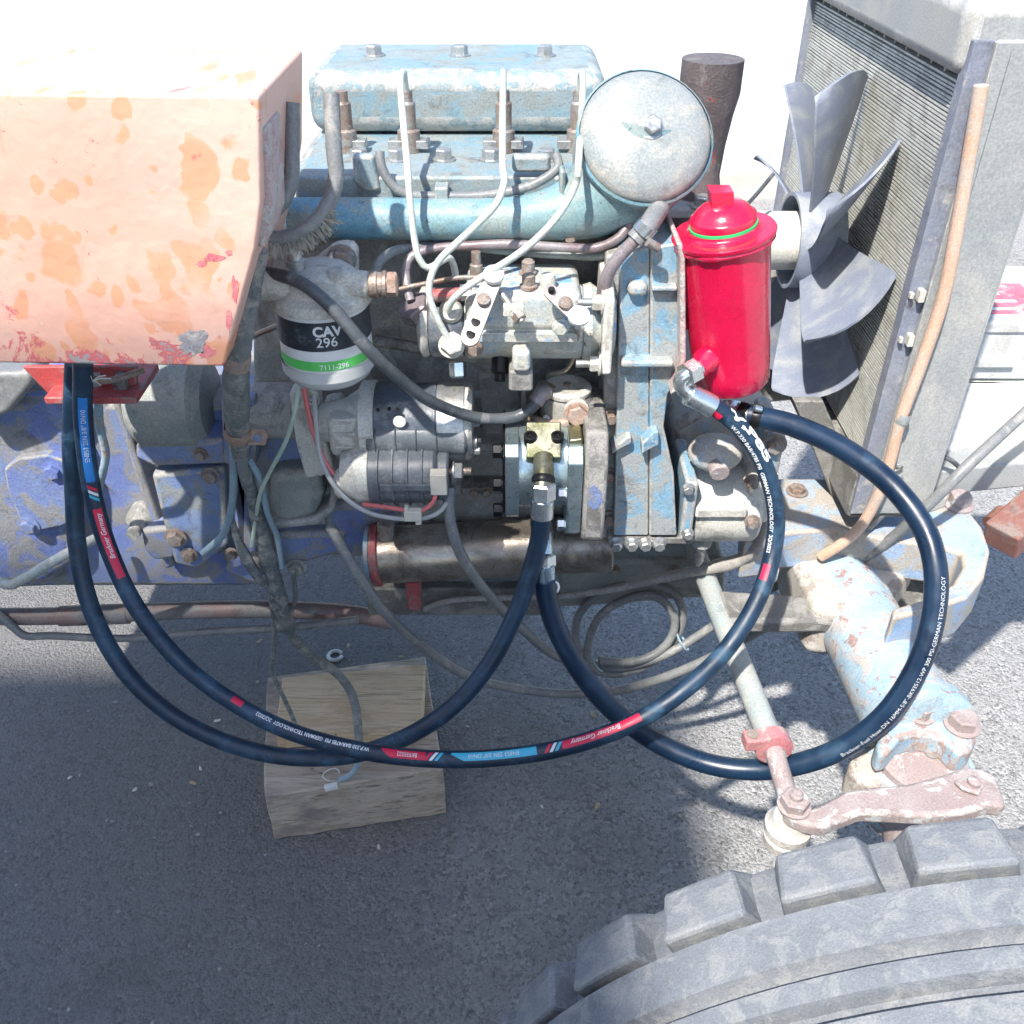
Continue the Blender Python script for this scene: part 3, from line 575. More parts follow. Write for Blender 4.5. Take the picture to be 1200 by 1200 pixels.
for a in ((108, 447, 100, 456), (108, 447, 124, 440), (108, 447, 118, 452), (108, 447, 104, 438), (108, 447, 130, 444)):
    mb.tube([tuple(P(a[0], a[1], .745)), tuple(P((a[0]+a[2])/2, (a[1]+a[3])/2 - 2, .742)), tuple(P(a[2], a[3], .745))], .0006, 6, .003)
tag(mb.build('wire_tie', M['white_tag']), 'twisted white wire tie under the orange panel', 'wire tie')

# lower rods and the stay at the far left
pipe('drive_tube', 'long brown red tube lying low under the gearbox', 'tube', [(-60, 722, .98), (60, 722, .98), (200, 716, .98), (300, 714, .98), (400, 718, .98), (458, 728, .98)], .0125, 'drive', 18)
mb = MB(); mb.cyl(P(70, 722, .98), P(152, 719, .98), .0145, n=20, ch=.001); tag(mb.build('tube_sleeve', M['drive']), 'wider sleeve on the long brown red tube under the gearbox', 'sleeve')
pipe('brake_rod', 'thin dark rod running low under the gearbox below the red tube', 'rod', [(-40, 690, .97), (10, 730, .96), (30, 745, .955), (60, 745, .955), (150, 748, .95), (250, 740, .95), (340, 735, .95), (420, 726, .95)], .0055, 'cable_grey')
pipe('hand_lever', 'bent rusty pipe elbow reaching from the left edge across the gearbox', 'lever', [(-20, 668, .87), (8, 685, .865), (28, 678, .86), (55, 662, .86), (85, 645, .865), (110, 632, .89)], .0062, 'rod')

# ------------------------------------------------------------------ horizontal steel tube (below the starter)
s_ = thing('steel_cylinder', 'brown tarnished steel cylinder with red end band lying below the starter motor', 'cylinder', P(560, 690, .86))
p0, p1 = P(446, 650, .868), P(716, 636, .868)
mb = MB(); mb.cyl(p0, p1, .034, n=36, ch=.002); mb.build('barrel', M['pipe_steel'], s_)
d_ = (p1 - p0).normalized()
MB().lathe(p0 - d_ * .004, d_, [(.030, -.006), (.037, -.004), (.037, .004), (.034, .006)], 36).build('end_band', M['red_worn'], s_)
MB().lathe(p0 - d_ * .012, d_, [(.026, -.004), (.036, -.002), (.036, .003), (.03, .004)], 36).build('blue_rim', M['blue_light'], s_)
MB().fbox(476, 684, 492, 716, .875, .03).build('strap', M['red_worn'], s_, .003)
mb = MB(); mb.cyl(P(452, 612, .86), P(452, 630, .86), .010, n=16, ch=.002); mb.build('port', M['rust_bolt'], s_)

# ------------------------------------------------------------------ starter motor
st = thing('starter_motor', 'black starter motor with pale alloy nose and ribbed solenoid below it', 'starter motor', P(480, 590, .80))
AX = P(470, 494, .82); zc = AX.z; yc = .82; RB = .039
xa, xb, xc2, xd = P(437, 494, .8).x, P(512, 494, .8).x, P(545, 494, .8).x, P(376, 494, .8).x
MB().cyl((xa, yc, zc), (xb, yc, zc), RB, n=40, ch=.001).build('motor_body', M['starter_black'], st)
MB().cyl((xb, yc, zc), (xc2, yc, zc), RB + .0012, n=40, ch=.001).build('steel_band', M['steel'], st)
mb = MB(); mb.lathe((xc2, yc, zc), X, [(RB, 0), (RB, .003), (RB * .9, .007), (RB * .3, .008)], 36); mb.build('end_cap', M['alloy'], st)
for a in (.5, 2.6, -2.0, -.6):
    bolt(st, Vector((xc2 + .005, yc - math.cos(a) * RB * .82, zc + math.sin(a) * RB * .82)), X, .004, .008, 'steel')
nose = MB(); nose.lathe((xa, yc, zc), -X, [(RB + .003, -.002), (RB + .003, .012), (RB * .85, .016), (RB * .62, .03), (RB * .55, .045), (RB * .5, .055)], 32); nose.build('nose_housing', M['alloy'], st)
for dz in (-.012, .004, .02):
    MB().obox((xa - .024, yc - RB * .62, zc + dz), X * .014, Y * .008, Z * .002).build('rib', M['alloy'], st, .0012)
for (a, b2) in ((443, 480), (456, 479), (466, 480)): MB().ball(P(a, b2, yc - RB + .002), .002, n=8).build('screw_dent', M['black_oxide'], st)
MB().lathe(P(468, 494, yc - RB - .0002), -Y, [(.0062, 0), (.006, .0008), (.001, .001)], 22).build('paint_dot', M['white_tag'], st)
# solenoid
zs = P(470, 560, .775).z; ys = .785; RS = .031
xe, xf = P(430, 560, .77).x, P(512, 560, .77).x
so = MB().cyl((xe, ys, zs), (xf, ys, zs), RS, n=36, ch=.003).build('solenoid', M['plastic_dark'], st)
for k_ in range(4):
    x = xe + .012 + (xf - xe - .02) * k_ / 3.4
    MB().lathe((x, ys, zs), X, [(RS, -.0012), (RS + .0022, -.0008), (RS + .0022, .0008), (RS, .0012)], 36, False, False).build('rib', M['plastic_dark'], so)
MB().cyl((xe - .001, ys + .012, zs + .036), (P(548, 530, .78).x, ys + .012, zs + .036), .020, n=28, ch=.003).build('relay_barrel', M['plastic_dark'], so)
for k_ in range(4):
    MB().lathe((xe + .01 + .02 * k_, ys + .012, zs + .036), X, [(.020, -.001), (.0216, 0), (.020, .001)], 28, False, False).build('rib', M['plastic_dark'], so)
MB().obox((xe + .04, ys - RS - .001, zs + .004), X * .025, Y * .002, Z * .004).build('name_plate', M['plastic_dark'], so, .001)
MB().lathe((xe, ys, zs), -X, [(RS * .98, -.002), (RS * .98, .01), (RS * .8, .02), (RS * .72, .026)], 28).build('solenoid_cap', M['alloy'], st)
MB().lathe((xe, ys - .004, zs - .01), -X, [(.016, 0), (.016, .03), (.012, .034)], 22).build('boss', M['alloy'], st)
MB().obox((xe - .018, ys + .02, zs + .036), X * .02, Y * .015, Z * .022).build('web', M['alloy'], st, .006)
MB().cyl((xf, ys, zs), (xf + .012, ys, zs), RS * .9, n=28, ch=.002).build('terminal_cap', M['plastic_dark'], st)
MB().obox((xf + .003, ys - RS + .002, zs + .008), X * .008, Y * .006, Z * .012).build('terminal_plate', M['cream_plastic'], st, .001)
tb = MB().cyl((xf + .012, ys - .01, zs + .008), (xf + .034, ys - .01, zs + .008), .004, n=14).build('terminal', M['brown_metal'], st)
MB().hexa(Vector((xf + .016, ys - .01, zs + .008)), X, .0085, .008, .010).build('nut', M['steel'], tb, ang=25)
MB().cyl((xc2 + .002, ys + .01, zs + .03), (xc2 + .012, ys + .01, zs + .03), .006, n=12, ch=.001).build('stud', M['steel'], st)
# mounting flange of the starter
sf = thing('starter_flange', 'pale alloy starter flange plate standing left of the starter motor', 'flange', P(360, 556, .85))
MB().pprism([(338, 462), (352, 454), (372, 458), (378, 500), (392, 556), (358, 562), (346, 520)], .82, .024).build('plate', M['alloy'], sf, .004)
MB().fbox(352, 462, 362, 480, .81, .012).build('rib', M['alloy'], sf, .003)
for (a, b2) in ((376, 548),): bolt(sf, P(a, b2, .83), X, .007, .008, 'steel')
mb = MB(); mb.cyl(P(356, 472, .815), P(372, 472, .815), .006, n=14, ch=.001); mb.build('stud', M['steel'], sf)
MB().pprism([(374, 480), (400, 478), (412, 520), (412, 566), (388, 530)], .826, .04).build('neck', M['alloy'], sf, .008)

# ------------------------------------------------------------------ fuel filter
f_ = thing('fuel_filter', 'white fuel filter canister with black and green label bands under a cast head', 'fuel filter', (P(383, 420, .77).x, .77, P(388, 462, .731).z))
fx = P(382, 395, .77).x; fy = .77; zt = P(383, 378, .731).z; zb = P(388, 464, .735).z; RF = .0405
def fz(py): return P(386, py, fy - RF).z
def ring(z0, z1, name, mat, r=RF, ch=0):
    return MB().lathe((fx, fy, z0), Z, [(r, 0), (r, z1 - z0)], 44, False, False).build(name, M[mat], f_)
ring(fz(412.5), fz(379), 'label_band', 'black_band', RF + .0004)
ring(fz(435.5), fz(424.5), 'green_band', 'green_band', RF + .0004)
MB().lathe((fx, fy, 0), Z, [(RF * .3, zb + .012), (RF, fz(440)), (RF, fz(377)), (RF - .002, fz(373)), (.01, fz(373))], 44, False, True).build('canister', M['white_can'], f_)
bp = [(RF + .0012, fz(438)), (RF + .0012, fz(450)), (RF * .97, fz(451)), (RF * .98, fz(452)), (RF * .93, fz(458)), (RF * .80, fz(463)), (RF * .5, fz(466)), (.006, fz(466.5))]
MB().lathe((fx, fy, 0), Z, bp[::-1], 44, True, False).build('base_bowl', M['grey_plastic'], f_)
zh = fz(373)
MB().lathe((fx, fy, zh), Z, [(RF + .004, 0), (RF + .005, .004), (RF + .003, .009), (RF * .9, .013), (RF * .82, .022), (RF * .6, .029), (.012, .031)], 40).build('head', M['alloy'], f_)
mb = MB(); c = Vector((fx, fy, zh + .018)); mb.cyl(c - X * .02 - Y*.012, c - X * .062 - Y * .016, .016, .012, 22, .002); hl = mb.build('inlet_boss', M['alloy'], f_)
mb = MB(); mb.cyl(c - X * .060 - Y * .016, c - X * .066 - Y * .016, .008, n=6); mb.build('plug', M['steel'], hl)
mb = MB(); mb.cyl(c + X * .02 - Y * .01, c + X * .046 - Y * .012, .013, .011, 22, .002); hr = mb.build('outlet_boss', M['alloy'], f_)
u1 = c + X * .046 - Y * .012
MB().lathe(u1, X, [(.0115, 0), (.0115, .006), (.0105, .007), (.0105, .010), (.0115, .011), (.0115, .014)], 20).build('union', M['brown_metal'], f_)
MB().hexa(u1 + X * .014, X, .0105, .009).build('banjo_bolt', M['copper'], f_, ang=25)
bx_ = MB().pprism([(359, 345), (362, 310), (380, 296), (392, 286), (414, 285), (419, 294), (420, 345)], .80, .014).build('mount_plate', M['alloy'], f_, .005)
bolt(f_, P(401, 303, .799), -Y, .0105, .009, 'rust_bolt', .013)
bolt(f_, P(372, 315, .799), -Y, .006, .006, 'rust_bolt')
MB().pprism([(374, 330), (385, 300), (390, 300), (390, 335)], .786, .016).build('rib', M['alloy'], f_, .003)
mb = MB(); p = Vector((fx - .016, fy - .008, zh + .026)); mb.lathe(p, Z, [(.0085, 0), (.0085, .012), (.0065, .013), (.0065, .024), (.0085, .025), (.0085, .032)], 18); mb.build('bleed_screw', M['steel'], f_)
mb = MB(); p = Vector((fx + .02, fy - .012, zh + .024)); mb.lathe(p, Z, [(.012, 0), (.012, .005), (.009, .007)], 20); mb.build('plug', M['alloy'], f_)
def text_pts(s, size, bold=0.0, shear=0.0):
    cu = bpy.data.curves.new('t', 'FONT'); cu.body = s; cu.size = size; cu.resolution_u = 3; cu.offset = bold; cu.shear = shear
    ob = bpy.data.objects.new('t', cu); me = ob.to_mesh(); v = [tuple(x.co) for x in me.vertices]; f = [tuple(p.vertices) for p in me.polygons]
    ob.to_mesh_clear(); bpy.data.objects.remove(ob); bpy.data.curves.remove(cu); return v, f
def text_on_can(s, size, ang0, z0, mat, bold=0.0, name='lettering', track=1.0):
    v, f = text_pts(s, size, bold); r = RF + .0009
    vs = [(fx + r * math.sin(ang0 + a * track / r), fy - r * math.cos(ang0 + a * track / r), z0 + b2) for a, b2, _ in v]
    MB().add(vs, f).build(name, M[mat], f_)
text_on_can('CAV', .0125, -.05, fz(394.5), 'white_print', .0005)
text_on_can('296', .0125, -.01, fz(407), 'white_print', .0001)
text_on_can('7111-296', .0068, .0, fz(433.5), 'white_print', .0001)

# ------------------------------------------------------------------ injection pump
ip = thing('injection_pump', 'cream and blue fuel injection pump with two control levers, bolted to the timing cover', 'injection pump', P(610, 420, .81))
yI = .815; zI = P(600, 385, .80).z
def ix(px): return P(px, 375, .79).x
MB().cyl((ix(544), yI, zI), (ix(686), yI, zI), .034, n=36, ch=.003).build('barrel', M['pump_body'], ip)
zt_ = P(600, 338, .785).z
MB().box((ix(546), yI - .036, zI + .006), (ix(680), yI + .040, zI + .043)).build('governor_cover', M['pump_body'], ip, .008, seg=3)
MB().box((ix(554), yI - .038, zI - .003), (ix(676), yI - .02, zI + .006)).build('cover_joint', M['pump_body'], ip, .001)
MB().box((ix(600), yI - .05, zI - .028), (ix(622), yI, zI - .006)).build('inspection_boss', M['pump_body'], ip, .005)
MB().box((ix(596), yI - .045, zI - .05), (ix(625), yI - .01, zI - .028)).build('advance_unit', M['block_dark'], ip, .003)
MB().cyl((ix(500), yI, zI - .001), (ix(545), yI, zI - .001), .032, n=34, ch=.003).build('hydraulic_head', M['starter_black'], ip)
MB().lathe((ix(498), yI, zI), -X, [(.031, -.002), (.033, .001), (.033, .004), (.026, .008), (.010, .010)], 30).build('end_plate', M['alloy'], ip)
MB().lathe((ix(686), yI, zI), X, [(.034, -.001), (.036, .006), (.030, .014), (.030, .028)], 32).build('neck', M['pump_body'], ip)
MB().prism([Vector((ix(704), yI - .02, zI + .05)), Vector((ix(704), yI - .045, zI + .04)), Vector((ix(704), yI - .05, zI - .03)), Vector((ix(704), yI + .03, zI - .045)), Vector((ix(704), yI + .03, zI + .05))], (.010, 0, 0)).build('mount_flange', M['alloy'], ip, .003)
for dz, dy in ((.034, -.034), (-.022, -.042)):
    bo = MB().cyl((ix(704), yI + dy, zI + dz), (ix(704) - .022, yI + dy, zI + dz), .0035, n=12).build('stud', M['steel'], ip)
    MB().hexa(Vector((ix(704), yI + dy, zI + dz)), -X, .0075, .008, .011).build('nut', M['alloy'], bo, ang=25)
TOP = zI + .043; FR = yI - .036
for (dx, dy) in ((619, .008), (619, -.024)):
    MB().lathe((ix(dx), yI + dy, TOP), Z, [(.008, 0), (.008, .003), (.006, .004), (.006, .012), (.004, .014)], 16).build('cap_nut', M['rust_bolt'], ip)
MB().lathe((ix(641), yI - .022, TOP), Z, [(.007, 0), (.007, .010), (.006, .012)], 16).build('stop_pin', M['alloy'], ip)
def lever(a, b2, w_, z_, name):
    a, b2 = Vector(a), Vector(b2); d = (b2 - a).normalized(); nrm = Vector((0, -.55, .83)); side = d.cross(nrm).normalized(); pts = []
    for i in range(9): t2 = math.pi * i / 8; pts.append(a - d * math.sin(t2) * w_ + side * math.cos(t2) * w_)
    for i in range(9): t2 = math.pi * i / 8; pts.append(b2 + d * math.sin(t2) * w_ - side * math.cos(t2) * w_)
    return MB().prism(pts, nrm * .003).build(name, M['brown_lever'], ip, .0006)
M['brown_lever'] = weathered('tarnished_lever', (.42, .38, .36), (.48, .43, .42), (.55, .54, .52), .35, None, 0, .45, metal=.35, scale=60, bump=.1)
la, lb = P(577, 330, .772), P(551, 396, .748)
lever(la, lb, .0085, 0, 'throttle_lever')
for t2, r_, mt in ((.38, .006, 'rust_bolt'), (.74, .0042, 'black_oxide'), (.96, .0042, 'black_oxide'), (-.06, .009, 'white_tag')):
    p = la.lerp(lb, t2) + Vector((0, -.55, .83)) * .003
    MB().lathe(p, Vector((0, -.55, .83)), [(r_, 0), (r_, .0008 if mt == 'black_oxide' else .004), (r_ * .6, .001 if mt == 'black_oxide' else .005)], 16).build('pivot_cap' if mt != 'black_oxide' else 'hole', M[mt], ip)
la2, lb2 = P(646, 344, .765), P(678, 374, .752)
lever(la2, lb2, .0068, 0, 'stop_lever')
for t2, r_, mt in ((.5, .006, 'rust_bolt'), (1.0, .0095, 'white_tag'), (.0, .003, 'black_oxide')):
    p = la2.lerp(lb2, t2) + Vector((0, -.55, .83)) * .003
    MB().lathe(p, Vector((0, -.55, .83)), [(r_, 0), (r_, .0035), (r_ * .7, .005)], 18).build('pivot_cap', M[mt], ip)
mb = MB(); a, b2 = P(585, 340, .775), P(612, 377, .752); mb.cyl(a, b2, .0032, n=10); ms = mb.build('idle_screw', M['steel'], ip)
MB().hexa(a.lerp(b2, .78), (b2 - a), .0062, .006).build('nut', M['brown_metal'], ms, ang=25)
mb = MB(); mb.obox(a.lerp(b2, .62), X * .009, Y * .004, Z * .005); mb.build('screw_block', M['alloy'], ip, .001)
for (a, b2, mt) in ((556, 408, 'rust_bolt'), (657, 383, 'pump_body')): bolt(ip, P(a, b2, .778), -Y, .006, .006, mt)
# unions on the hydraulic head
hd = P(482, 357, .80); dv = (Vector((-.45, -.35, .8))).normalized()
MB().lathe(hd - dv * .034, dv, [(.012, 0), (.012, .02), (.0145, .021)], 20).build('union', M['brown_metal'], ip)
MB().hexa(hd - dv * .012, dv, .016, .013).build('union_nut', M['pipe_purple'], ip, ang=25)
pB = P(529, 405, .775); MB().hexa(pB, Vector((.1, -.75, .6)), .0105, .010, .012).build('union_nut', M['alloy'], ip, ang=25)
MB().cyl(pB + Vector((0, .03, -.02)), pB, .008, n=16).build('union', M['brown_metal'], ip)
pC = P(527, 368, .785); MB().lathe(pC + Vector((0, .02, -.006)), Vector((.05, -.9, .4)), [(.011, 0), (.011, .018), (.008, .022), (.005, .022)], 18).build('union', M['alloy'], ip)
pD = P(536, 424, .785); MB().hexa(pD, Vector((.03, -.35, -1)), .008, .014).build('drain_nut', M['steel_bright'], ip, ang=25)
MB().lathe(P(586, 432, .79), Vector((0, -.6, -.8)), [(.008, -.01), (.008, .004), (.005, .006), (.005, .012)], 14).build('plug', M['black_oxide'], ip)
MB().lathe((ix(558), yI + .006, TOP), Z, [(.006, -.004), (.006, .01), (.0045, .011), (.0045, .022)], 14).build('vent_screw', M['brown_metal'], ip)
mb = MB(); mb.cyl(P(505, 347, .795), P(543, 344, .795), .006, n=16, ch=.001); mb.build('return_pipe', M['red_worn'], ip)
mb = MB(); mb.cyl(P(540, 343, .79), P(552, 342, .79), .0075, n=6); mb.build('return_nut', M['steel'], ip)

# injector pipes
def inj_pipe(label, i, pts, mat='pipe_white'):
    top = INJ[i]; q = [(top.x, top.y, top.z + .057), (top.x, top.y - .012, top.z + .075), (top.x, top.y - .045, top.z + .068)] + [tuple(P(*a)) for a in pts]
    tag(MB().tube(q, .0031, 12, .004).build('injector_pipe', M[mat]), label, 'pipe', 'injector pipes')
inj_pipe('pale injector pipe nearest the fuel filter, running straight down then hooking right', 0, [(477, 190, .83), (480, 230, .81), (485, 275, .80), (491, 303, .795), (501, 314, .795), (514, 308, .80), (526, 302, .81), (532, 312, .82), (534, 325, .82)])
inj_pipe('pale injector pipe that bends left and drops to the brass nut', 1, [(589, 190, .825), (591, 212, .81), (582, 238, .80), (560, 262, .79), (535, 285, .785), (514, 306, .78), (504, 328, .775), (504, 350, .772), (514, 376, .77), (527, 400, .77)])
inj_pipe('pale injector pipe closest to the blue elbow, sweeping down to the pump head', 2, [(678, 190, .81), (675, 214, .80), (660, 244, .79), (637, 272, .78), (608, 297, .775), (575, 318, .772), (548, 336, .772), (530, 352, .775), (525, 364, .78)])
pipe('fuel_pipe', 'brown purple fuel pipe rising from the hex union left of the injection pump', 'pipe',
     [(481, 352, .80), (476, 328, .81), (477, 308, .82), (490, 296, .825), (520, 290, .83), (565, 287, .83), (600, 286, .83), (660, 290, .83), (700, 290, .83), (728, 276, .83), (742, 250, .84)], .0042, 'pipe_purple')
pipe('fuel_pipe', 'grey green fuel pipe from the filter outlet along under the manifold', 'pipe',
     [(440, 330, .80), (442, 312, .805), (455, 298, .815), (480, 290, .835), (530, 287, .845), (600, 294, .845), (660, 298, .845), (705, 299, .84), (735, 284, .84), (752, 258, .85)], .0044, 'pipe_grey')
pipe('leak_off_pipe', 'thin brown return pipe stretched from the filter union to the pump top', 'pipe', [(452, 343, .80), (480, 336, .80), (520, 328, .795), (545, 325, .79), (566, 325, .785)], .0022, 'brown_metal')
pipe('drain_pipe', 'thin painted pipe curling down from the stop lever end of the injection pump', 'pipe', [(676, 384, .775), (676, 400, .785), (672, 420, .80), (662, 434, .81), (645, 438, .825)], .0022, 'pipe_steel')
pipe('drop_pipe', 'thin rusty pipe dropping from under the injection pump to the feed pump', 'pipe', [(612, 425, .80), (614, 450, .82), (614, 480, .84), (616, 500, .86)], .003, 'pipe_purple')
hs = thing('coolant_hose', 'dusty grey hose with worm clamp crossing in front of the timing cover', 'hose', P(720, 360, .80))
MB().tube([tuple(P(*a)) for a in ((706, 352, .795), (707, 340, .79), (714, 318, .785), (730, 296, .785), (748, 278, .785))], .0058, 14).build('pipe_end', M['pipe_purple'], hs)
MB().tube([tuple(P(*a)) for a in ((744, 282, .785), (757, 267, .79), (770, 248, .81), (780, 228, .845), (788, 205, .89), (796, 180, .94))], .0088, 16).build('rubber_hose', M['cable_grey'], hs)
ca, cb = P(752, 273, .785), P(760, 263, .785)
cl = MB().lathe(ca, cb - ca, [(.0096, 0), (.0096, (cb - ca).length)], 20, False, False).build('clamp', M['steel_bright'], hs)
MB().cyl(ca + Vector((.004, -.010, -.004)), ca + Vector((.014, -.008, -.010)), .004, n=10).build('clamp_screw', M['brown_metal'], cl)
MB().hexa(P(706, 360, .796), Z, .0095, .010).build('union_nut', M['rust_bolt'], hs, ang=25)

# ------------------------------------------------------------------ feed pump
fp = thing('feed_pump', 'grey fuel feed pump with round cap between the injection pump and the silver pump', 'fuel pump', P(660, 512, .83))
c = P(664, 470, .83)
MB().lathe((c.x, .83, c.z - .022), Z, [(.026, 0), (.026, .028), (.024, .032)], 32).build('body', M['alloy_dark'] if 'alloy_dark' in M else M['cable_grey'], fp)
cp = MB().lathe((c.x, .83, c.z + .010), Z, [(.020, 0), (.024, .002), (.0245, .006), (.021, .009), (.017, .009), (.015, .0075), (.004, .0075)], 32).build('cap', M['alloy'], fp)
MB().hexa(Vector((c.x, .83, c.z + .0175)), Z, .004, .003).build('cap_screw', M['rust_bolt'], cp, ang=25)
MB().pprism([(636, 505), (650, 498), (690, 496), (703, 500), (702, 515), (640, 512)], .812, .04).build('base_flange', M['brown_metal'], fp, .002)
for k_ in range(5):
    MB().obox((c.x + .026, .815 + .002 * k_, c.z - .008 - .005 * k_), X * .008, Y * .006, Z * .0016).build('fin', M['alloy'], fp)
p = P(676, 486, .80); MB().lathe(p + Y * .02, Vector((0, -1, .15)), [(.012, 0), (.012, .016), (.009, .018)], 20).build('port', M['alloy'], fp)
MB().hexa(p + Y * .003, Vector((0, -1, .15)), .0105, .009, .012).build('banjo_bolt', M['copper'], fp, ang=25)
MB().tube([tuple(P(*a)) for a in ((668, 494, .802), (650, 497, .805), (632, 494, .81), (618, 488, .83))], .0045, 12).build('outlet_pipe', M['copper'], fp)
MB().cyl(P(652, 466, .83), P(632, 456, .825), .0105, n=18, ch=.002).build('inlet_boss', M['brown_metal'], fp)
MB().tube([tuple(P(*a)) for a in ((640, 459, .815), (634, 462, .81), (627, 472, .805))], .008, 14).build('inlet_elbow', M['pipe_purple'], fp)
for (a, b2) in ((698, 487), (640, 495)): MB().lathe(P(a, b2, .818), Vector((0, -.6, .8)), [(.005, 0), (.005, .004), (.0035, .006), (.0035, .012)], 12).build('screw', M['steel'], fp)

# ------------------------------------------------------------------ hydraulic pump
hp = thing('hydraulic_pump', 'new silver gear pump with yellow zinc port block bolted below the feed pump', 'hydraulic pump', P(640, 632, .79))
yH = .80; zH = P(630, 572, .755).z; RH = .0445
def hx(px): return P(px, 572, .758).x
MB().prism([(hx(608), yH + RH * sy, zH + RH * sz) for sy, sz in ((-1, -.72), (-1, .80), (-.8, 1), (.8, 1), (1, .8), (1, -.8), (.8, -1), (-.72, -1))], (hx(592) - hx(608), 0, 0)).build('end_plate', M['steel_brush'], hp, .0012)
MB().prism([(hx(592), yH + RH * sy * .95, zH + RH * sz * .95) for sy, sz in ((-1, -.72), (-1, .80), (-.8, 1), (.8, 1), (1, .8), (1, -.8), (.8, -1), (-.72, -1))], (hx(589) - hx(592), 0, 0)).build('back_cover', M['black_oxide'], hp, .001)
MB().cyl((hx(608), yH, zH), (hx(665), yH, zH), RH - .0005, n=44).build('barrel', M['steel_brush'], hp)
MB().prism([(hx(664), yH + sy * .05, zH + sz * .056) for sy, sz in ((-1, -.92), (-1, .55), (-.75, .78), (.8, .78), (1, .5), (1, -.92), (.9, -1), (-.9, -1))], (hx(682) - hx(664), 0, 0)).build('front_flange', M['steel_brush'], hp, .0015)
for dz in (.036, -.003, -.034):
    bb = MB().hexa(Vector((hx(589), yH - .034, zH + dz)), -X, .0072, .008, .0085).build('bolt', M['black_oxide'], hp, ang=25)
for dz in (-.008, -.045):
    MB().hexa(Vector((hx(664), yH - .044, zH + dz)), -X, .0065, .007, .008).build('flange_bolt', M['steel_bright'], hp, ang=25)
pb = Vector(((hx(618) + hx(655)) / 2, yH - .022, zH + .036))
MB().obox(pb, X * (hx(655) - hx(618)) / 2 * 1.1, Vector((0, -.015, -.0115)), Vector((0, -.008, .0105))).build('port_block', M['gold_zinc'], hp, .002)
for px in (621, 652):
    p = Vector((hx(px), yH - .028, zH + .046)); MB().lathe(p, Vector((0, -.3, 1)), [(.0062, -.006), (.0062, .005), (.0052, .006), (.0034, .006), (.003, .003)], 18).build('socket_screw', M['black_oxide'], hp)
tb_ = MB().pprism([(667, 516), (683, 514), (683, 534), (681, 541), (672, 542), (668, 536)], .765, .03).build('lifting_tab', M['gold_zinc'], hp, .002)
ad = thing('pump_adaptor', 'dark cast adaptor with blue smear between the silver pump and the timing cover', 'adaptor', P(698, 632, .82))
MB().prism([(hx(683), yH + sy * .054, zH + sz * .060) for sy, sz in ((-1, -.95), (-1, .5), (-.7, 1), (.9, 1), (1, .9), (1, -1), (-.9, -1.05))], (hx(710) - hx(683), 0, 0)).build('body', M['block_dark'], ad, .008)
flake_pts = [P(690 + 11 * math.cos(a) * random.uniform(.7, 1.1) + 7, 583 + 14 * math.sin(a) * random.uniform(.7, 1.1), yH - .0546) for a in [i * .42 for i in range(15)]]
MB().prism(flake_pts, (0, .0008, 0)).build('paint_smear', M['blue_gear'], ad)

# ------------------------------------------------------------------ red tank
rt = thing('red_oil_tank', 'glossy red oil tank with domed screw cap and green seal ring', 'tank', P(858, 468, .80))
ty = .80; tx0 = P(847, 285, ty).x; tx1 = P(856, 462, ty).x; z1 = P(850, 297, ty - .044).z; z0 = P(856, 469, ty - .033).z
top = Vector((tx0, ty, z1)); bot = Vector((tx1, ty + .004, z0)); ax = (top - bot).normalized(); HT_ = (top - bot).length
MB().lathe(bot, ax, [(.010, 0), (.033, .0005), (.0355, .004), (.0365, .02), (.0395, HT_ - .01), (.040, HT_ + .001)], 48).build('body', M['red_gloss'], rt)
MB().lathe(top, ax, [(.0385, -.003), (.0415, -.0015), (.0445, 0), (.0450, .003), (.0442, .0042), (.030, .0044)], 48).build('top_rim', M['red_gloss'], rt)
weld = []
for i in range(56):
    a = 2 * math.pi * i / 56; u, v, _ = basis(ax); rr = .0412 + random.uniform(-.0004, .0004); q = top + ax * (-.003) + (u * math.cos(a) + v * math.sin(a)) * rr; weld.append(tuple(q) + (.0028 + random.uniform(-.0005, .0007),))
MB().tube(weld + weld[:1], .002, 8, .004).build('weld_bead', M['red_gloss'], rt)
MB().lathe(top, ax, [(.0345, .0042), (.031, .0050), (.0295, .0065), (.029, .0085), (.02, .0085)], 44).build('neck', M['red_gloss'], rt)
MB().lathe(top, ax, [(.0275, .0083), (.0292, .0086), (.0292, .0106), (.0275, .011)], 44).build('seal_ring', M['glass_green'], rt)
cap = MB().lathe(top, ax, [(.0272, .0108), (.0282, .0112), (.0285, .0165), (.0278, .0178), (.0262, .0186), (.0225, .0235), (.017, .0275), (.010, .0295), (.002, .030)], 48).build('cap', M['red_gloss'], rt)
u, v, _ = basis(ax); MB().obox(top + ax * .0335 - X * .001, X * .0098, (ax.cross(X)).normalized() * .0095, ax * .0075).build('square_lug', M['red_gloss'], cap, .0008)
pf = P(822, 428, ty - .030); fd = Vector((-.62, -.70, -.22)).normalized()
MB().lathe(pf - fd * .012, fd, [(.0125, 0), (.0125, .008), (.0105, .011), (.0095, .018)], 22).build('return_port', M['red_gloss'], rt)
MB().lathe(bot + X * .004, -ax, [(.014, -.002), (.014, .008), (.012, .010)], 20).build('outlet_port', M['red_gloss'], rt)
MB().obox(Vector((P(800, 380, .83).x + .004, .85, (z0 + z1) / 2)), X * .008, Y * .045, Z * .02).build('bracket', M['red_gloss'], rt, .002)

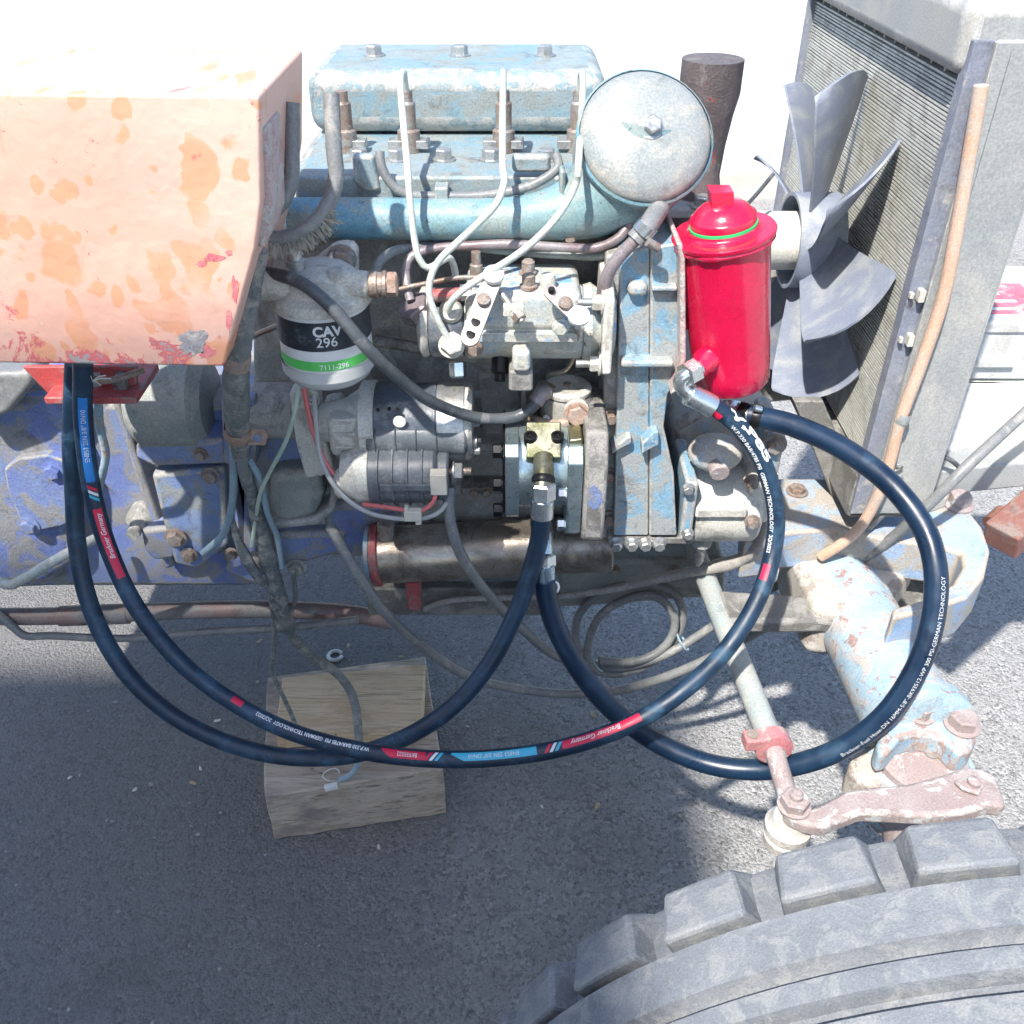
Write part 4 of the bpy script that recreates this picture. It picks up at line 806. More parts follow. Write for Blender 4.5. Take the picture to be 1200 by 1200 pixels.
# ------------------------------------------------------------------ the three big hoses
class Hose:
    def __init__(s, pts, r, step=.004):
        q = smooth_path([tuple(P(a, b2, c)) for a, b2, c in pts], step); s.q = [Vector(p) for p in q]; s.r = r
        s.s = [0.0]
        for a, b2 in zip(s.q, s.q[1:]): s.s.append(s.s[-1] + (b2 - a).length)
        s.px = [proj(p) for p in s.q]
    def at(s, px, py):
        i = min(range(len(s.q)), key=lambda k_: (s.px[k_][0] - px) ** 2 + (s.px[k_][1] - py) ** 2); return s.s[i]
    def frame(s, L):
        L = max(0, min(s.s[-1] - 1e-6, L)); lo, hi = 0, len(s.s) - 1
        while hi - lo > 1:
            m2 = (lo + hi) // 2
            if s.s[m2] <= L: lo = m2
            else: hi = m2
        t2 = (L - s.s[lo]) / max(1e-9, s.s[hi] - s.s[lo]); c = s.q[lo].lerp(s.q[hi], t2)
        a = max(0, lo - 1); b2 = min(len(s.q) - 1, hi + 1); T0 = (s.q[hi] - s.q[a]).normalized(); T1 = (s.q[b2] - s.q[lo]).normalized(); T = T0.lerp(T1, t2).normalized()
        N = CAMW - T * CAMW.dot(T); N.normalize(); U = N.cross(-T); return c, T, N, U
    def surf(s, L, phi, off): 
        c, T, N, U = s.frame(L); return c + (N * math.cos(phi) + U * math.sin(phi)) * (s.r + off)
    def body(s, name, mat, parent, n=22):
        return MB().tube([tuple(p) for p in s.q], s.r, n, raw=True).build(name, M[mat], parent, ang=80)
    def band(s, parent, L0, L1, f0, f1, mat, off=.00022, shear=0.0, name='printed_band', taper=0.0):
        n = max(4, int(abs(L1 - L0) / .003)); m2 = 8; vs = []
        for i in range(n + 1):
            for j in range(m2 + 1):
                tt = i / n; ff = f0 + (f1 - f0) * j / m2
                if taper: 
                    e_ = min(1, tt / taper) if taper > 0 else 1; mid = f0; ff = f0 + (f1 - f0) * (j / m2) * (.25 + .75 * e_)
                vs.append(s.surf(L0 + (L1 - L0) * tt + shear * (j / m2), ff, off))
        fs = [(i*(m2+1)+j, i*(m2+1)+j+1, (i+1)*(m2+1)+j+1, (i+1)*(m2+1)+j) for i in range(n) for j in range(m2)]
        return MB().add(vs, fs).build(name, M[mat], parent, ang=80)
    def text(s, parent, txt, Lstart, length, f0, size, mat='white_print', off=.0006, bold=.0002, name='lettering', shear=0.0):
        v, f = text_pts(txt, size, bold, shear); w_ = max(a for a, _, _ in v); k_ = length / w_
        vs = [s.surf(Lstart - a * k_, f0 + b2 / s.r, off) for a, b2, _ in v]
        return MB().add(vs, f).build(name, M[mat], parent, ang=80)

A = thing('hydraulic_hose', 'black hydraulic hose with blue and red printed bands, ending at the red tank', 'hose', P(560, 895, .60), 'new hydraulic hoses')
HA = Hose([(97, 425, .745), (97, 445, .745), (98, 500, .745), (107, 570, .74), (126, 640, .725), (160, 712, .70), (212, 776, .67), (272, 822, .645), (340, 857, .625), (420, 879, .608), (500, 889, .598), (580, 888, .595), (660, 876, .598), (738, 849, .61), (800, 810, .63), (852, 760, .66), (889, 700, .69), (907, 640, .72), (908, 590, .733), (893, 540, .745), (868, 502, .752), (843, 481, .757), (832, 474, .758)], .0086)
HA.body('rubber_cover', 'rubber', A)
f0, f1 = -1.0, -.05
def aA(x, y): return HA.at(x, y)
HA.band(A, aA(97, 462), aA(105, 562), f0, f1, 'blue_print')
HA.text(A, 'EN853 2SN 3/8" DN10', aA(101, 538), aA(101, 538) - aA(97, 472), -.75, .0056, bold=0)
def stripes(L, sg=1):
    for k_, mt in enumerate(('red_print', 'white_print', 'cyan_print')):
        HA.band(A, L + .0052 * k_ * sg, L + .0052 * k_ * sg + .0034, f0, f1, mt, shear=-.006, name='stripe')
stripes(aA(107, 570))
HA.band(A, aA(113, 592), aA(142, 676), f0, f1, 'red_print')
HA.text(A, 'Brackner Germany', aA(133, 655), aA(133, 655) - aA(113, 598), -.75, .0062, bold=.00005, shear=.25)
HA.band(A, aA(272, 818), aA(287, 828), f0, f1 - .2, 'red_print')
HA.text(A, 'W.P.330 BAR/4785 PSI  GERMAN TECHNOLOGY  2Q/2022', aA(434, 878), aA(434, 878) - aA(300, 836), -.72, .0050, bold=.0001)
HA.band(A, aA(448, 882), aA(500, 888), f0, f1, 'red_print', taper=.2)
HA.text(A, 'BK935522', aA(491, 888), aA(491, 888) - aA(465, 886), -.75, .0058, bold=0)
stripes(aA(505, 888))
HA.band(A, aA(528, 888), aA(628, 882), f0, f1, 'cyan_print', taper=.15)
HA.text(A, 'EN853 2SN 3/8" DN10', aA(608, 884), aA(608, 884) - aA(549, 888), -.75, .0056, bold=0)
stripes(aA(643, 879))
HA.band(A, aA(662, 875), aA(752, 843), f0, f1, 'red_print')
HA.text(A, 'Brackner Germany', aA(729, 853), aA(729, 853) - aA(668, 874), -.78, .0062, bold=.00005, shear=.25)
HA.band(A, aA(897, 680), aA(902, 660), f0, f1 - .1, 'red_print')
HA.text(A, 'W.P.330 BAR/4785 PSI  GERMAN TECHNOLOGY  2Q/2022', aA(857, 492), aA(857, 492) - aA(907, 648), -.98, .0050, bold=.0001)
HA.text(A, 'V,P85', aA(850, 486), aA(850, 486) - aA(893, 540), .02, .0095, bold=.0004)
HA.band(A, aA(845, 484), aA(838, 478), -1.2, -.5, 'red_print')
# crimped end with elbow into the tank
pE = [tuple(P(*a)) for a in ((836, 477, .757), (806, 461, .757))]
fr = MB().cyl(pE[0], pE[1], .0108, n=12, ch=.0012).build('crimp_ferrule', M['steel_bright'], A)
MB().tube([tuple(P(*a)) for a in ((810, 463, .757), (800, 456, .757), (797, 448, .757), (800, 442, .757), (806, 438, .758))], .0066, 14).build('elbow', M['steel_bright'], A)
pn = P(803, 440, .757); dn = (pf + fd * .004 - pn).normalized()
MB().hexa(pn, dn, .0118, .014).build('swivel_nut', M['steel_bright'], A, ang=25)
MB().lathe(pn + dn * .014, dn, [(.0085, 0), (.0085, .012)], 18).build('adaptor', M['steel_bright'], A)

B = thing('hydraulic_hose', 'plain black hydraulic hose looping from the orange panel up to the silver pump', 'hose', P(330, 892, .63), 'new hydraulic hoses')
HB = Hose([(88, 425, .775), (86, 460, .775), (84, 520, .772), (87, 580, .768), (90, 635, .755), (101, 695, .735), (124, 752, .71), (158, 800, .685), (205, 840, .665), (265, 870, .65), (330, 886, .642), (395, 887, .64), (445, 876, .64), (492, 855, .645), (537, 822, .66), (577, 773, .68), (606, 715, .70), (624, 662, .715), (633, 626, .722), (635, 600, .724)], .0090)
HB.body('rubber_cover', 'rubber', B)
n1, n2, n3, n4 = P(635, 606, .724), P(636, 584, .726), P(636, 572, .728), P(637, 556, .738)
MB().cyl(n1, n2, .0112, n=12, ch=.001).build('crimp_ferrule', M['steel_bright'], B)
MB().hexa(n2, n3 - n2, .0125, (n3 - n2).length + .006).build('swivel_nut', M['steel_bright'], B, ang=25)
MB().tube([tuple(n3), tuple(n4), tuple(Vector(n4) + Vector((0, .018, .008)))], .0098, 16).build('adaptor', M['gold_zinc'], B)
MB().lathe(n3.lerp(n4, .3), n4 - n3, [(.0102, 0), (.0112, .002), (.0112, .006), (.0102, .008)], 18).build('collar', M['black_oxide'], B)

C = thing('fuel_hose', 'thick black fuel hose looping from below the red tank to the silver pump', 'hose', P(900, 910, .62))
HC = Hose([(876, 486, .785), (890, 489, .782), (930, 499, .775), (985, 524, .76), (1040, 564, .735), (1080, 614, .70), (1096, 665, .67), (1094, 722, .645), (1077, 778, .625), (1043, 832, .61), (998, 870, .605), (948, 892, .608), (890, 902, .618), (830, 895, .632), (770, 870, .65), (716, 830, .67), (677, 782, .69), (652, 736, .705), (641, 700, .715), (638, 680, .72)], .0108)
HC.body('rubber_cover', 'rubber_c', C)
def aC(x, y): return HC.at(x, y)
HC.text(C, 'Brackner-Fuel Hose-DN 16MM-5/8"-BK93512-WP 300 PSI-GERMAN TECHNOLOGY', aC(985, 878), aC(985, 878) - aC(1097, 675), -.30, .0054, bold=-.00006)
MB().tube([tuple(P(*a)) for a in ((858, 470, .80), (858, 480, .795), (866, 485, .79), (878, 487, .785))], .0085, 16).build('outlet_elbow', M['steel_bright'], C)
MB().hexa(P(868, 486, .789), P(876, 487, .785) - P(868, 486, .789), .0125, .008).build('elbow_nut', M['black_oxide'], C, ang=25)
ck = MB().lathe(P(880, 487, .785), P(893, 490, .781) - P(880, 487, .785), [(.0116, 0), (.0122, .002), (.0122, .008), (.0116, .010)], 24, False, False).build('clamp', M['black_oxide'], C)
MB().cyl(P(884, 478, .775), P(892, 480, .775), .0035, n=10).build('clamp_screw', M['steel_bright'], ck)
MB().cyl(P(638, 694, .72), P(637, 660, .728), .0118, n=12, ch=.001).build('crimp_ferrule', M['steel_blue'] if 'steel_blue' in M else M['steel_bright'], C)
MB().hexa(P(637, 662, .728), P(637, 640, .735) - P(637, 662, .728), .0125, .012).build('swivel_nut', M['steel_bright'], C, ang=25)
MB().tube([tuple(P(*a)) for a in ((637, 650, .732), (637, 630, .745), (637, 615, .765))], .0095, 14).build('adaptor', M['steel_bright'], C)
MB().lathe(P(647, 688, .722), Vector((.2, -.8, .5)), [(.0055, 0), (.0075, .0005), (.0075, .0022), (.0055, .0026)], 20, False, False).build('tie_loop', M['white_tag'], C)
# ------------------------------------------------------------------ cables and wires

pipe('overflow_hose', 'glossy dark hose sweeping from above the fuel filter down to the feed pump', 'hose',
     [(302, 320, .77), (325, 322, .75), (350, 330, .735), (372, 345, .725), (394, 366, .72), (414, 389, .718), (438, 416, .72), (464, 440, .73), (497, 466, .75), (535, 483, .775), (572, 491, .79), (605, 488, .797), (620, 480, .80), (630, 470, .805)], .0056, 'cable_black', 16)
pipe('battery_cable', 'dusty grey cable drooping from the starter terminal down across the steel cylinder', 'cable',
     [(527, 570, .77), (526, 590, .765), (528, 612, .76), (538, 645, .76), (556, 675, .77), (580, 705, .79), (610, 735, .83), (650, 768, .90), (700, 785, .97), (740, 785, 1.02)], .0058, 'cable_grey', 14)
pipe('ground_cable', 'long grey cable sagging below the engine past the wooden blocks to the front axle', 'cable',
     [(388, 618, .84), (400, 640, .82), (425, 680, .81), (455, 722, .82), (500, 762, .85), (550, 793, .88), (600, 806, .90), (660, 813, .905), (720, 810, .90), (775, 795, .89), (830, 772, .885), (880, 745, .885), (930, 715, .885), (985, 675, .87), (1040, 635, .85), (1090, 590, .83), (1140, 540, .84), (1200, 485, .88), (1260, 430, .92)], .0062, 'cable_grey', 14)
cz = thing('cable_coil', 'tied oval coil of grey cable hanging below the engine', 'cable', P(740, 790, .93))
coil = [(1035, 600, .86), (990, 640, .88), (930, 675, .90), (870, 710, .905), (818, 745, .905), (790, 762, .90), (760, 775, .90), (720, 783, .905), (690, 775, .91), (675, 750, .915), (680, 718, .92), (710, 692, .925), (750, 685, .93), (785, 692, .925), (800, 715, .92), (795, 742, .915), (775, 768, .91), (745, 785, .905), (715, 790, .905), (692, 780, .905), (690, 752, .91), (705, 720, .915), (740, 700, .92), (770, 700, .915), (790, 722, .91), (786, 748, .905), (765, 768, .90), (735, 776, .895), (702, 774, .893)]
MB().tube([tuple(P(*a)) for a in coil], .0056, 12).build('cable', M['cable_grey'], cz)
for (a, b2, c) in ((800, 752, .90), (700, 776, .90)):
    MB().lathe(P(a, b2, c), Vector((.8, .05, .6)), [(.013, -.0015), (.0145, 0), (.013, .0015)], 18, False, False).build('tie', M['wire_blue'], cz)
pipe('oil_pipe', 'dusty pipe with coupling crossing low in front of the sump', 'pipe',
     [(498, 714, .905, .0042), (530, 703, .90, .0042), (600, 700, .895, .0042), (660, 698, .89, .0042), (720, 690, .885, .0048), (790, 674, .87, .006), (835, 665, .86, .0075), (850, 661, .855, .0092), (865, 657, .85, .0078), (888, 640, .845, .0078), (900, 612, .845, .0078), (900, 585, .85, .0078), (893, 560, .86, .0078)], .006, 'pipe_dusty')
hr_ = thing('wiring_harness', 'taped grey wiring harness hanging beside the orange panel and splitting below the clip', 'wiring', P(280, 780, .85))
MB().tube([tuple(P(a, b2, c)) + (r,) for a, b2, c, r in ((302, 292, .70, .0085), (297, 318, .70, .0085), (290, 350, .70, .0095), (282, 390, .70, .0105), (277, 430, .71, .0105), (277, 470, .73, .0115), (279, 505, .76, .0105), (283, 535, .79, .009))], .01, 16, .005, wob=.10).build('taped_bundle', M['tape'], hr_)
MB().lathe(P(278, 413, .705), P(277, 432, .71) - P(278, 413, .705), [(.0112, 0), (.0116, .004), (.0116, .012), (.0112, .015)], 18).build('collar', M['copper'], hr_)
MB().tube([tuple(P(*a)) for a in ((273, 515, .77), (274, 550, .80), (272, 590, .83), (264, 622, .85), (250, 638, .86), (238, 648, .865))], .0042, 10).build('wire', M['wire_blue'], hr_)
MB().tube([tuple(P(*a)) for a in ((284, 520, .77), (284, 545, .79), (290, 570, .82))], .0058, 10).build('wire', M['cable_grey'], hr_)
MB().tube([tuple(P(a, b2, c)) + (r,) for a, b2, c, r in ((286, 545, .80, .006), (298, 590, .83, .008), (308, 630, .85, .0095), (320, 675, .86, .010), (330, 715, .87, .011), (336, 735, .88, .012))], .01, 12, .005, wob=.18).build('lower_bundle', M['tape'], hr_)
MB().tube([tuple(P(a, b2, c)) + (r,) for a, b2, c, r in ((272, 612, .845, .004), (282, 640, .85, .005), (295, 665, .85, .0065), (308, 685, .855, .005))], .01, 10, .005, wob=.25).build('torn_tape', M['tape'], hr_)
MB().tube([tuple(P(*a)) for a in ((292, 540, .80), (305, 562, .81), (313, 600, .83), (325, 630, .85), (330, 665, .86))], .0034, 8).build('wire', M['wire_blue'], hr_)
MB().tube([tuple(P(*a)) for a in ((336, 730, .88), (346, 750, .89), (365, 770, .905), (390, 785, .915), (408, 805, .915), (417, 830, .90), (420, 860, .885), (421, 890, .868))], .0062, 12, wob=.06).build('branch_cable', M['tape'], hr_)
MB().tube([tuple(P(*a)) for a in ((318, 700, .865), (321, 735, .88), (320, 770, .90), (318, 785, .91), (328, 808, .92), (342, 838, .92), (347, 852, .915))], .0032, 8).build('wire', M['tape'], hr_)
MB().tube([tuple(P(*a)) for a in ((421, 886, .868), (417, 900, .864), (409, 909, .862), (398, 914, .862))], .004, 8).build('wire', M['wire_blue'], hr_)
MB().tube([tuple(P(*a)) for a in ((338, 725, .88), (346, 700, .87), (343, 670, .86))], .003, 8).build('wire', M['tape'], hr_)
pipe('green_wire', 'thin pale green wire curving down from the fuel filter across the blue housing', 'wire', [(350, 456, .80), (346, 480, .79), (336, 515, .79), (318, 550, .80), (306, 575, .81), (300, 605, .83), (295, 640, .84)], .0022, 'wire_green', 8)
pipe('red_wire', 'red wire dropping from the fuel filter beside the starter flange', 'wire', [(356, 455, .80), (362, 485, .79), (370, 515, .78), (380, 540, .775), (391, 556, .77)], .0026, 'wire_red', 8)
pipe('grey_wire', 'grey wire sweeping under the solenoid to the starter terminal', 'wire', [(368, 462, .80), (370, 490, .785), (374, 530, .775), (386, 560, .765), (404, 583, .757), (430, 600, .752), (460, 607, .75), (490, 608, .75), (510, 603, .752), (522, 592, .76), (526, 578, .77)], .0024, 'wire_grey', 8)
pipe('red_wire', 'red wire running flat under the solenoid to the cream connector', 'wire', [(425, 591, .757), (450, 594, .753), (478, 598, .75), (495, 598, .75), (508, 588, .752), (512, 570, .755), (511, 558, .756)], .0022, 'wire_red', 8)
mb = MB(); c = P(484, 603, .746); mb.obox(c, X * .0085, Y * .004, Z * .006); mb.obox(c - X * .006 + Z * .007, X * .002, Y * .003, Z * .003); mb.obox(c + X * .005 - Z * .008, X * .003, Y * .003, Z * .003)
tag(mb.build('wire_connector', M['cream_plastic'], None, .0008), 'cream plastic wire connector under the solenoid', 'connector')
mb = MB(); p0, p1 = P(278, 503, .75), P(278, 519, .755)
kc = thing('harness_clip', 'rusty copper coloured strap clip around the wiring harness', 'clip', P(285, 520, .77))
MB().lathe(P(278, 500, .757), P(279, 520, .772) - P(278, 500, .757), [(.0124, 0), (.0128, .001), (.0128, .015), (.0124, .016)], 20, False, False).build('strap', M['copper'], kc)
MB().pprism([(289, 504), (310, 505), (314, 512), (311, 522), (290, 522)], .762, .003).build('tab', M['copper'], kc, .0008)
MB().lathe(P(302, 513, .7615), -Y, [(.0042, 0), (.0042, .0006), (.001, .0007)], 14).build('bolt_hole', M['blue_gear'], kc)
# hose loops beside the panel
pipe('heater_hose', 'short dark grey hose curving down behind the orange panel edge', 'hose', [(342, 120, .76), (342, 182, .75), (341, 210, .745), (332, 235, .74), (316, 250, .735), (303, 256, .735)], .0062, 'cable_grey', 16)
lh = thing('heater_hose', 'grey hose loop with frayed braid on its outside, left of the fuel filter', 'hose', P(350, 290, .75))
LP = [(388, 110, .77), (392, 182, .755), (394, 205, .75), (388, 232, .745), (372, 258, .74), (348, 275, .738), (322, 280, .738), (300, 274, .74)]
MB().tube([tuple(P(*a)) for a in LP], .0064, 16).build('hose_body', M['cable_grey'], lh)
fr_ = MB(); sp = smooth_path([tuple(P(*a)) for a in LP[2:]], .0016); rr = random.Random(5)
for i in range(16, len(sp) - 2):
    c = Vector(sp[i]); T = (Vector(sp[i + 1]) - Vector(sp[i - 1])).normalized(); N = CAMW - T * CAMW.dot(T); N.normalize(); O = T.cross(N)
    cen = P(345, 225, .745)
    if (c - cen).dot(O) < 0: O = -O
    for k_ in range(5):
        a = c + O * .0045 + N * rr.uniform(-.004, .004) + T * rr.uniform(-.001, .001); L = rr.uniform(.006, .013) * (.5 if i < 18 else 1)
        d = (O + T * rr.uniform(-.5, .5) + N * rr.uniform(-.35, .35)).normalized(); w_ = T * .0008
        fr_.add([a - w_, a + w_, a + d * L + w_ * .6, a + d * L - w_ * .6, a + N * .0007 + d * L * .4], [(0, 1, 2, 3), (0, 1, 4)])
tag(fr_.build('frayed_braid', M['fray'], lh), kind='stuff')
mb = MB(); mb.cyl(P(312, 240, .735), P(318, 252, .733), .010, n=14, ch=.002); tag(mb.build('hose_stub', M['gasket']), 'pale crusted hose stub at the right edge of the orange panel', 'fitting')
pipe('grey_stalk', 'thin pale wire looping down at the orange panel edge', 'wire', [(308, 150, .75), (312, 190, .745), (320, 205, .745), (322, 222, .742), (318, 240, .74)], .0013, 'wire_grey', 6)
pipe('thin_rod', 'thin brown rod lying behind the fuel filter', 'rod', [(288, 398, .86), (310, 388, .85), (335, 378, .84)], .003, 'brown_metal', 8)
pipe('black_pipe', 'thick dark pipe passing below the injection pump to the filter side', 'pipe', [(440, 400, .88), (470, 404, .87), (510, 412, .86), (560, 420, .86), (612, 420, .865)], .006, 'block_dark', 12)

# ------------------------------------------------------------------ fan
fc = P(945, 282, 1.07); RFAN = .185
fn = thing('cooling_fan', 'grey plastic cooling fan with wide curved blades in front of the radiator', 'fan', (fc.x, 1.07, fc.z - .05))
hx0 = fc.x - .022
hub = MB().lathe((hx0, 1.07, fc.z), X, [(.050, 0), (.054, 0), (.054, .052), (.010, .052)], 36, False, True); hub.lathe((hx0, 1.07, fc.z), X, [(.049, .05), (.050, 0)], 36, False, False); hub.build('hub', M['fan'], fn)
def blade_mesh():
    mb = MB(); nr, nc = 8, 8; th = .0013
    for sgn in (1, -1):
        for i in range(nr + 1):
            t2 = i / nr; r_ = .050 + (RFAN - .050) * t2
            hw = (.033 + .033 * t2) * (1 - .25 * max(0, t2 - .8) * 5 * .4)
            pitch = R_(56 - 14 * t2)
            for j in range(nc + 1):
                cc = -1 + 2 * j / nc; chord = hw * cc
                rr_ = r_ - (.012 * cc * cc if t2 > .9 else 0) 
                cam_ = .007 * (1 - cc * cc) * (.5 + .5 * t2)
                sweep = -.012 * t2
                xx = .026 + chord * math.cos(pitch) * .85 + cam_ * math.sin(pitch) + sgn * th * math.sin(pitch)
                tt = chord * math.sin(pitch) - cam_ * math.cos(pitch) + sweep - sgn * th * math.cos(pitch) + .02 * t2 * t2
                an = tt / r_
                mb.v.append(Vector((xx, -rr_ * math.cos(an), rr_ * math.sin(an))))
    n1_ = (nr + 1) * (nc + 1)
    def id_(i, j, k_): return k_ * n1_ + i * (nc + 1) + j
    for i in range(nr):
        for j in range(nc):
            mb.f.append((id_(i, j, 0), id_(i + 1, j, 0), id_(i + 1, j + 1, 0), id_(i, j + 1, 0)))
            mb.f.append((id_(i, j, 1), id_(i, j + 1, 1), id_(i + 1, j + 1, 1), id_(i + 1, j, 1)))
    for i in range(nr):
        for j in (0, nc): mb.f.append((id_(i, j, 0), id_(i + 1, j, 0), id_(i + 1, j, 1), id_(i, j, 1)))
    for j in range(nc):
        for i in (0, nr): mb.f.append((id_(i, j, 0), id_(i, j + 1, 0), id_(i, j + 1, 1), id_(i, j, 1)))
    me = bpy.data.meshes.new('blade'); me.from_pydata([tuple(v) for v in mb.v], [], mb.f)
    bm = bmesh.new(); bm.from_mesh(me); bmesh.ops.recalc_face_normals(bm, faces=bm.faces); bm.to_mesh(me); bm.free()
    me.materials.append(M['fan']); me.shade_smooth(); me.set_sharp_from_angle(angle=R_(50)); return me
BM_ = blade_mesh()
for k_ in range(8):
    o = bpy.data.objects.new('blade', BM_); COL.objects.link(o); o.parent = fn
    o.location = (-.022, 0, .05); o.rotation_euler = (R_(-6 + 45 * k_) * -1, 0, 0)
mb = MB(); mb.cyl((P(880, 285, 1.02).x, 1.07, fc.z), (hx0 + .05, 1.07, fc.z), .033, n=32, ch=.002); tag(mb.build('fan_shaft_housing', M['alloy_pale']), 'pale cream cylindrical fan bearing housing right of the red tank', 'engine part')
mb = MB(); mb.pprism([(905, 330), (945, 330), (935, 470), (880, 475)], 1.14, .06); tag(mb.build('front_bracket', M['block_dark'], None, .006), 'dark bracket in the shade behind the fan and red tank', 'bracket')

# ------------------------------------------------------------------ radiator
XR = .384; yN = .855; yF = 1.36; zR0 = P(1005, 600, yN).z; zR1 = .86
rd = thing('radiator', 'tall grey radiator with dusty fins and bent side plate behind the fan', 'radiator', (XR + .04, 1.1, zR0))
MB().box((XR + .012, yN + .01, zR0 + .05), (XR + .06, yF - .01, zR1 - .03)).build('core', M['core'], rd)
fi = MB(); nfin = 112
for i in range(nfin):
    z = zR0 + .055 + (zR1 - .09 - zR0) * i / nfin; jit = random.uniform(-.0004, .0004)
    fi.box((XR + .003, yN + .012, z + jit), (XR + .013, yF - .012, z + .0021 + jit))
tag(fi.build('fin_stack', M['fin'], rd), kind='stuff')
for k_ in range(14):
    y_ = yN + .03 + k_ * .034
    MB().box((XR + .0065, y_, zR0 + .052), (XR + .0135, y_ + .003, zR1 - .032)).build('water_tube', M['fin'], rd)
MB().box((XR - .004, yN - .004, zR0), (XR + .016, yN + .012, zR1)).build('near_edge', M['rad_edge'], rd, .001)
MB().box((XR - .004, yF - .012, zR0), (XR + .016, yF + .004, zR1)).build('far_edge', M['rad_edge'], rd, .001)
MB().box((XR + .0165, yN - .004, zR0 + .0), (XR + .080, yN + .012, zR1)).build('side_plate', M['rad_frame'], rd, .002)
MB().box((XR + .012, yN - .010, zR0 + .02), (XR + .026, yN - .0045, zR1)).build('side_channel', M['rad_frame'], rd, .001)
MB().box((XR + .076, yN - .003, zR0), (XR + .082, yN + .09, zR1)).build('side_return', M['rad_frame'], rd, .001)
MB().box((XR - .006, yN, zR0 - .01), (XR + .07, yF, zR0 + .05)).build('bottom_tank', M['block_dark'], rd, .006)
MB().box((XR - .012, yN + .002, zR1 - .03), (XR + .072, yF - .002, zR1 + .03)).build('top_tank', M['rad_frame'], rd, .014, seg=3)
for py in (346, 398):
    c = P(1079 if py == 346 else 1066, py, yN - .008); MB().obox(c, X * .003, Y * .005, Z * .006).build('clip', M['alloy'], rd, .001); MB().obox(c - X * .009, X * .002, Y * .003, Z * .003).build('clip', M['alloy'], rd, .001)
for (a, b2) in ((1137, 257), (1113, 372), (1092, 443), (1060, 505)):
    pass
MB().pprism([(930, 470), (965, 470), (1002, 560), (1008, 606), (985, 606)], .93, .012).build('lower_shroud', M['block_dark'], rd, .002)
pipe('peach_tube', 'peach coloured plastic tube running down the radiator side plate', 'tube',
     [(1150, 100, .838), (1136, 182, .838), (1121, 270, .838), (1105, 350, .838), (1080, 425, .838), (1056, 490, .838), (1043, 540, .838), (1032, 575, .838), (1010, 615, .845), (985, 638, .85), (962, 652, .86)], .0062, 'peach_hose', 16)
mb = MB(); mb.lathe(P(1060, 484, .838), P(1055, 497, .838) - P(1060, 484, .838), [(.0072, 0), (.0075, .001), (.0075, .010), (.0072, .011)], 16, False, False)
mb.pprism([(1059, 486), (1066, 488), (1063, 498), (1057, 497)], .843, .002)
tag(mb.build('tube_clip', M['rad_frame']), 'grey clip holding the peach tube to the radiator', 'clip')
for (b2, lab) in ((548, 'upper'), (561, 'lower')):
    mb = MB(); mb.tube([tuple(P(*a)) for a in ((1046, b2 + 2, .850), (1052, b2 - 3, .846), (1058, b2 - 1, .846), (1052, b2 + 3, .848), (1047, b2 + 3, .850))], .0012, 6, .002)
    tag(mb.build('split_pin', M['steel']), lab + ' of two small split pins at the foot of the radiator plate', 'pin')

# ------------------------------------------------------------------ front bolster, axle, steering
bs = thing('front_bolster', 'dusty blue cast front bolster with open slot below the radiator', 'axle support', P(1020, 700, .95))
ZT = .345
outer = [(872, 560), (985, 560), (1000, 598), (1070, 598), (1088, 566), (1128, 588), (1152, 618), (1161, 645), (1154, 676), (1134, 700), (1094, 714), (1046, 724), (1046, 712), (1088, 700), (1116, 684), (1128, 664), (1126, 648), (1100, 640), (1040, 632), (985, 620), (925, 624), (905, 632), (872, 636)]
MB().prism([Pz(a, b2, ZT) for a, b2 in outer], (0, 0, -.055)).build('casting', M['bolster'], bs, .0045, seg=2)
MB().prism([Pz(a, b2, ZT - .06) for a, b2 in ((840, 690), (985, 700), (985, 728), (850, 728))], (0, 0, -.02)).build('lower_rail', M['block_dark'], bs, .006)
MB().prism([Pz(a, b2, ZT - .002) for a, b2 in ((1084, 590), (1100, 584), (1108, 596), (1086, 604))], (0, 0, .02)).build('pad', M['cream_cast'], bs, .005)
bolt(bs, Pz(1123, 592, ZT + .001), Z, .013, .014, 'forged')
bolt(bs, Pz(934, 576, ZT + .001), Z, .010, .006, 'rust_bolt')
MB().prism([Pz(a, b2, ZT - .09) for a, b2 in ((1010, 640), (1130, 650), (1125, 700), (1035, 726))], (0, 0, -.02)).build('web', M['block_dark'], bs, .004)
ax_ = thing('front_axle', 'flaking pale blue front axle tube reaching down to the wheel knuckle', 'axle', Pz(1040, 820, .15))
a0, a1 = Pz(958, 636, .262), Pz(1072, 852, .262)
dA = (a1 - a0).normalized(); 
MB().tube([tuple(a0.lerp(a1, t2)) + (r,) for t2, r in ((0, .043), (.15, .045), (.25, .047), (.6, .047), (.92, .048), (1, .048))], .047, 36, .02).build('axle_tube', M['axle'], ax_)
MB().prism([Pz(a, b2, .30) for a, b2 in ((918, 634), (938, 620), (1010, 634), (1062, 640), (1080, 646), (1046, 700), (1000, 716), (955, 712))], (0, 0, -.075)).build('pivot_housing', M['cream_cast'], ax_, .012)
c = a1 + Z * .004
MB().lathe(c, dA, [(.046, -.012), (.054, -.010), (.056, 0), (.056, .010), (.048, .014)], 36).build('end_flange', M['axle'], ax_)
kn = thing('steering_knuckle', 'rusty pale steering knuckle bolted to the end of the front axle', 'knuckle', Pz(1085, 890, .18))
k0 = Pz(1090, 866, .275)
MB().prism([Pz(a, b2, .285) for a, b2 in ((1026, 872), (1038, 846), (1072, 828), (1104, 826), (1132, 840), (1147, 860), (1140, 880), (1122, 884), (1106, 866), (1080, 859), (1056, 865), (1042, 882), (1032, 886))], (0, 0, -.03)).build('cap_plate', M['axle'], kn, .006)
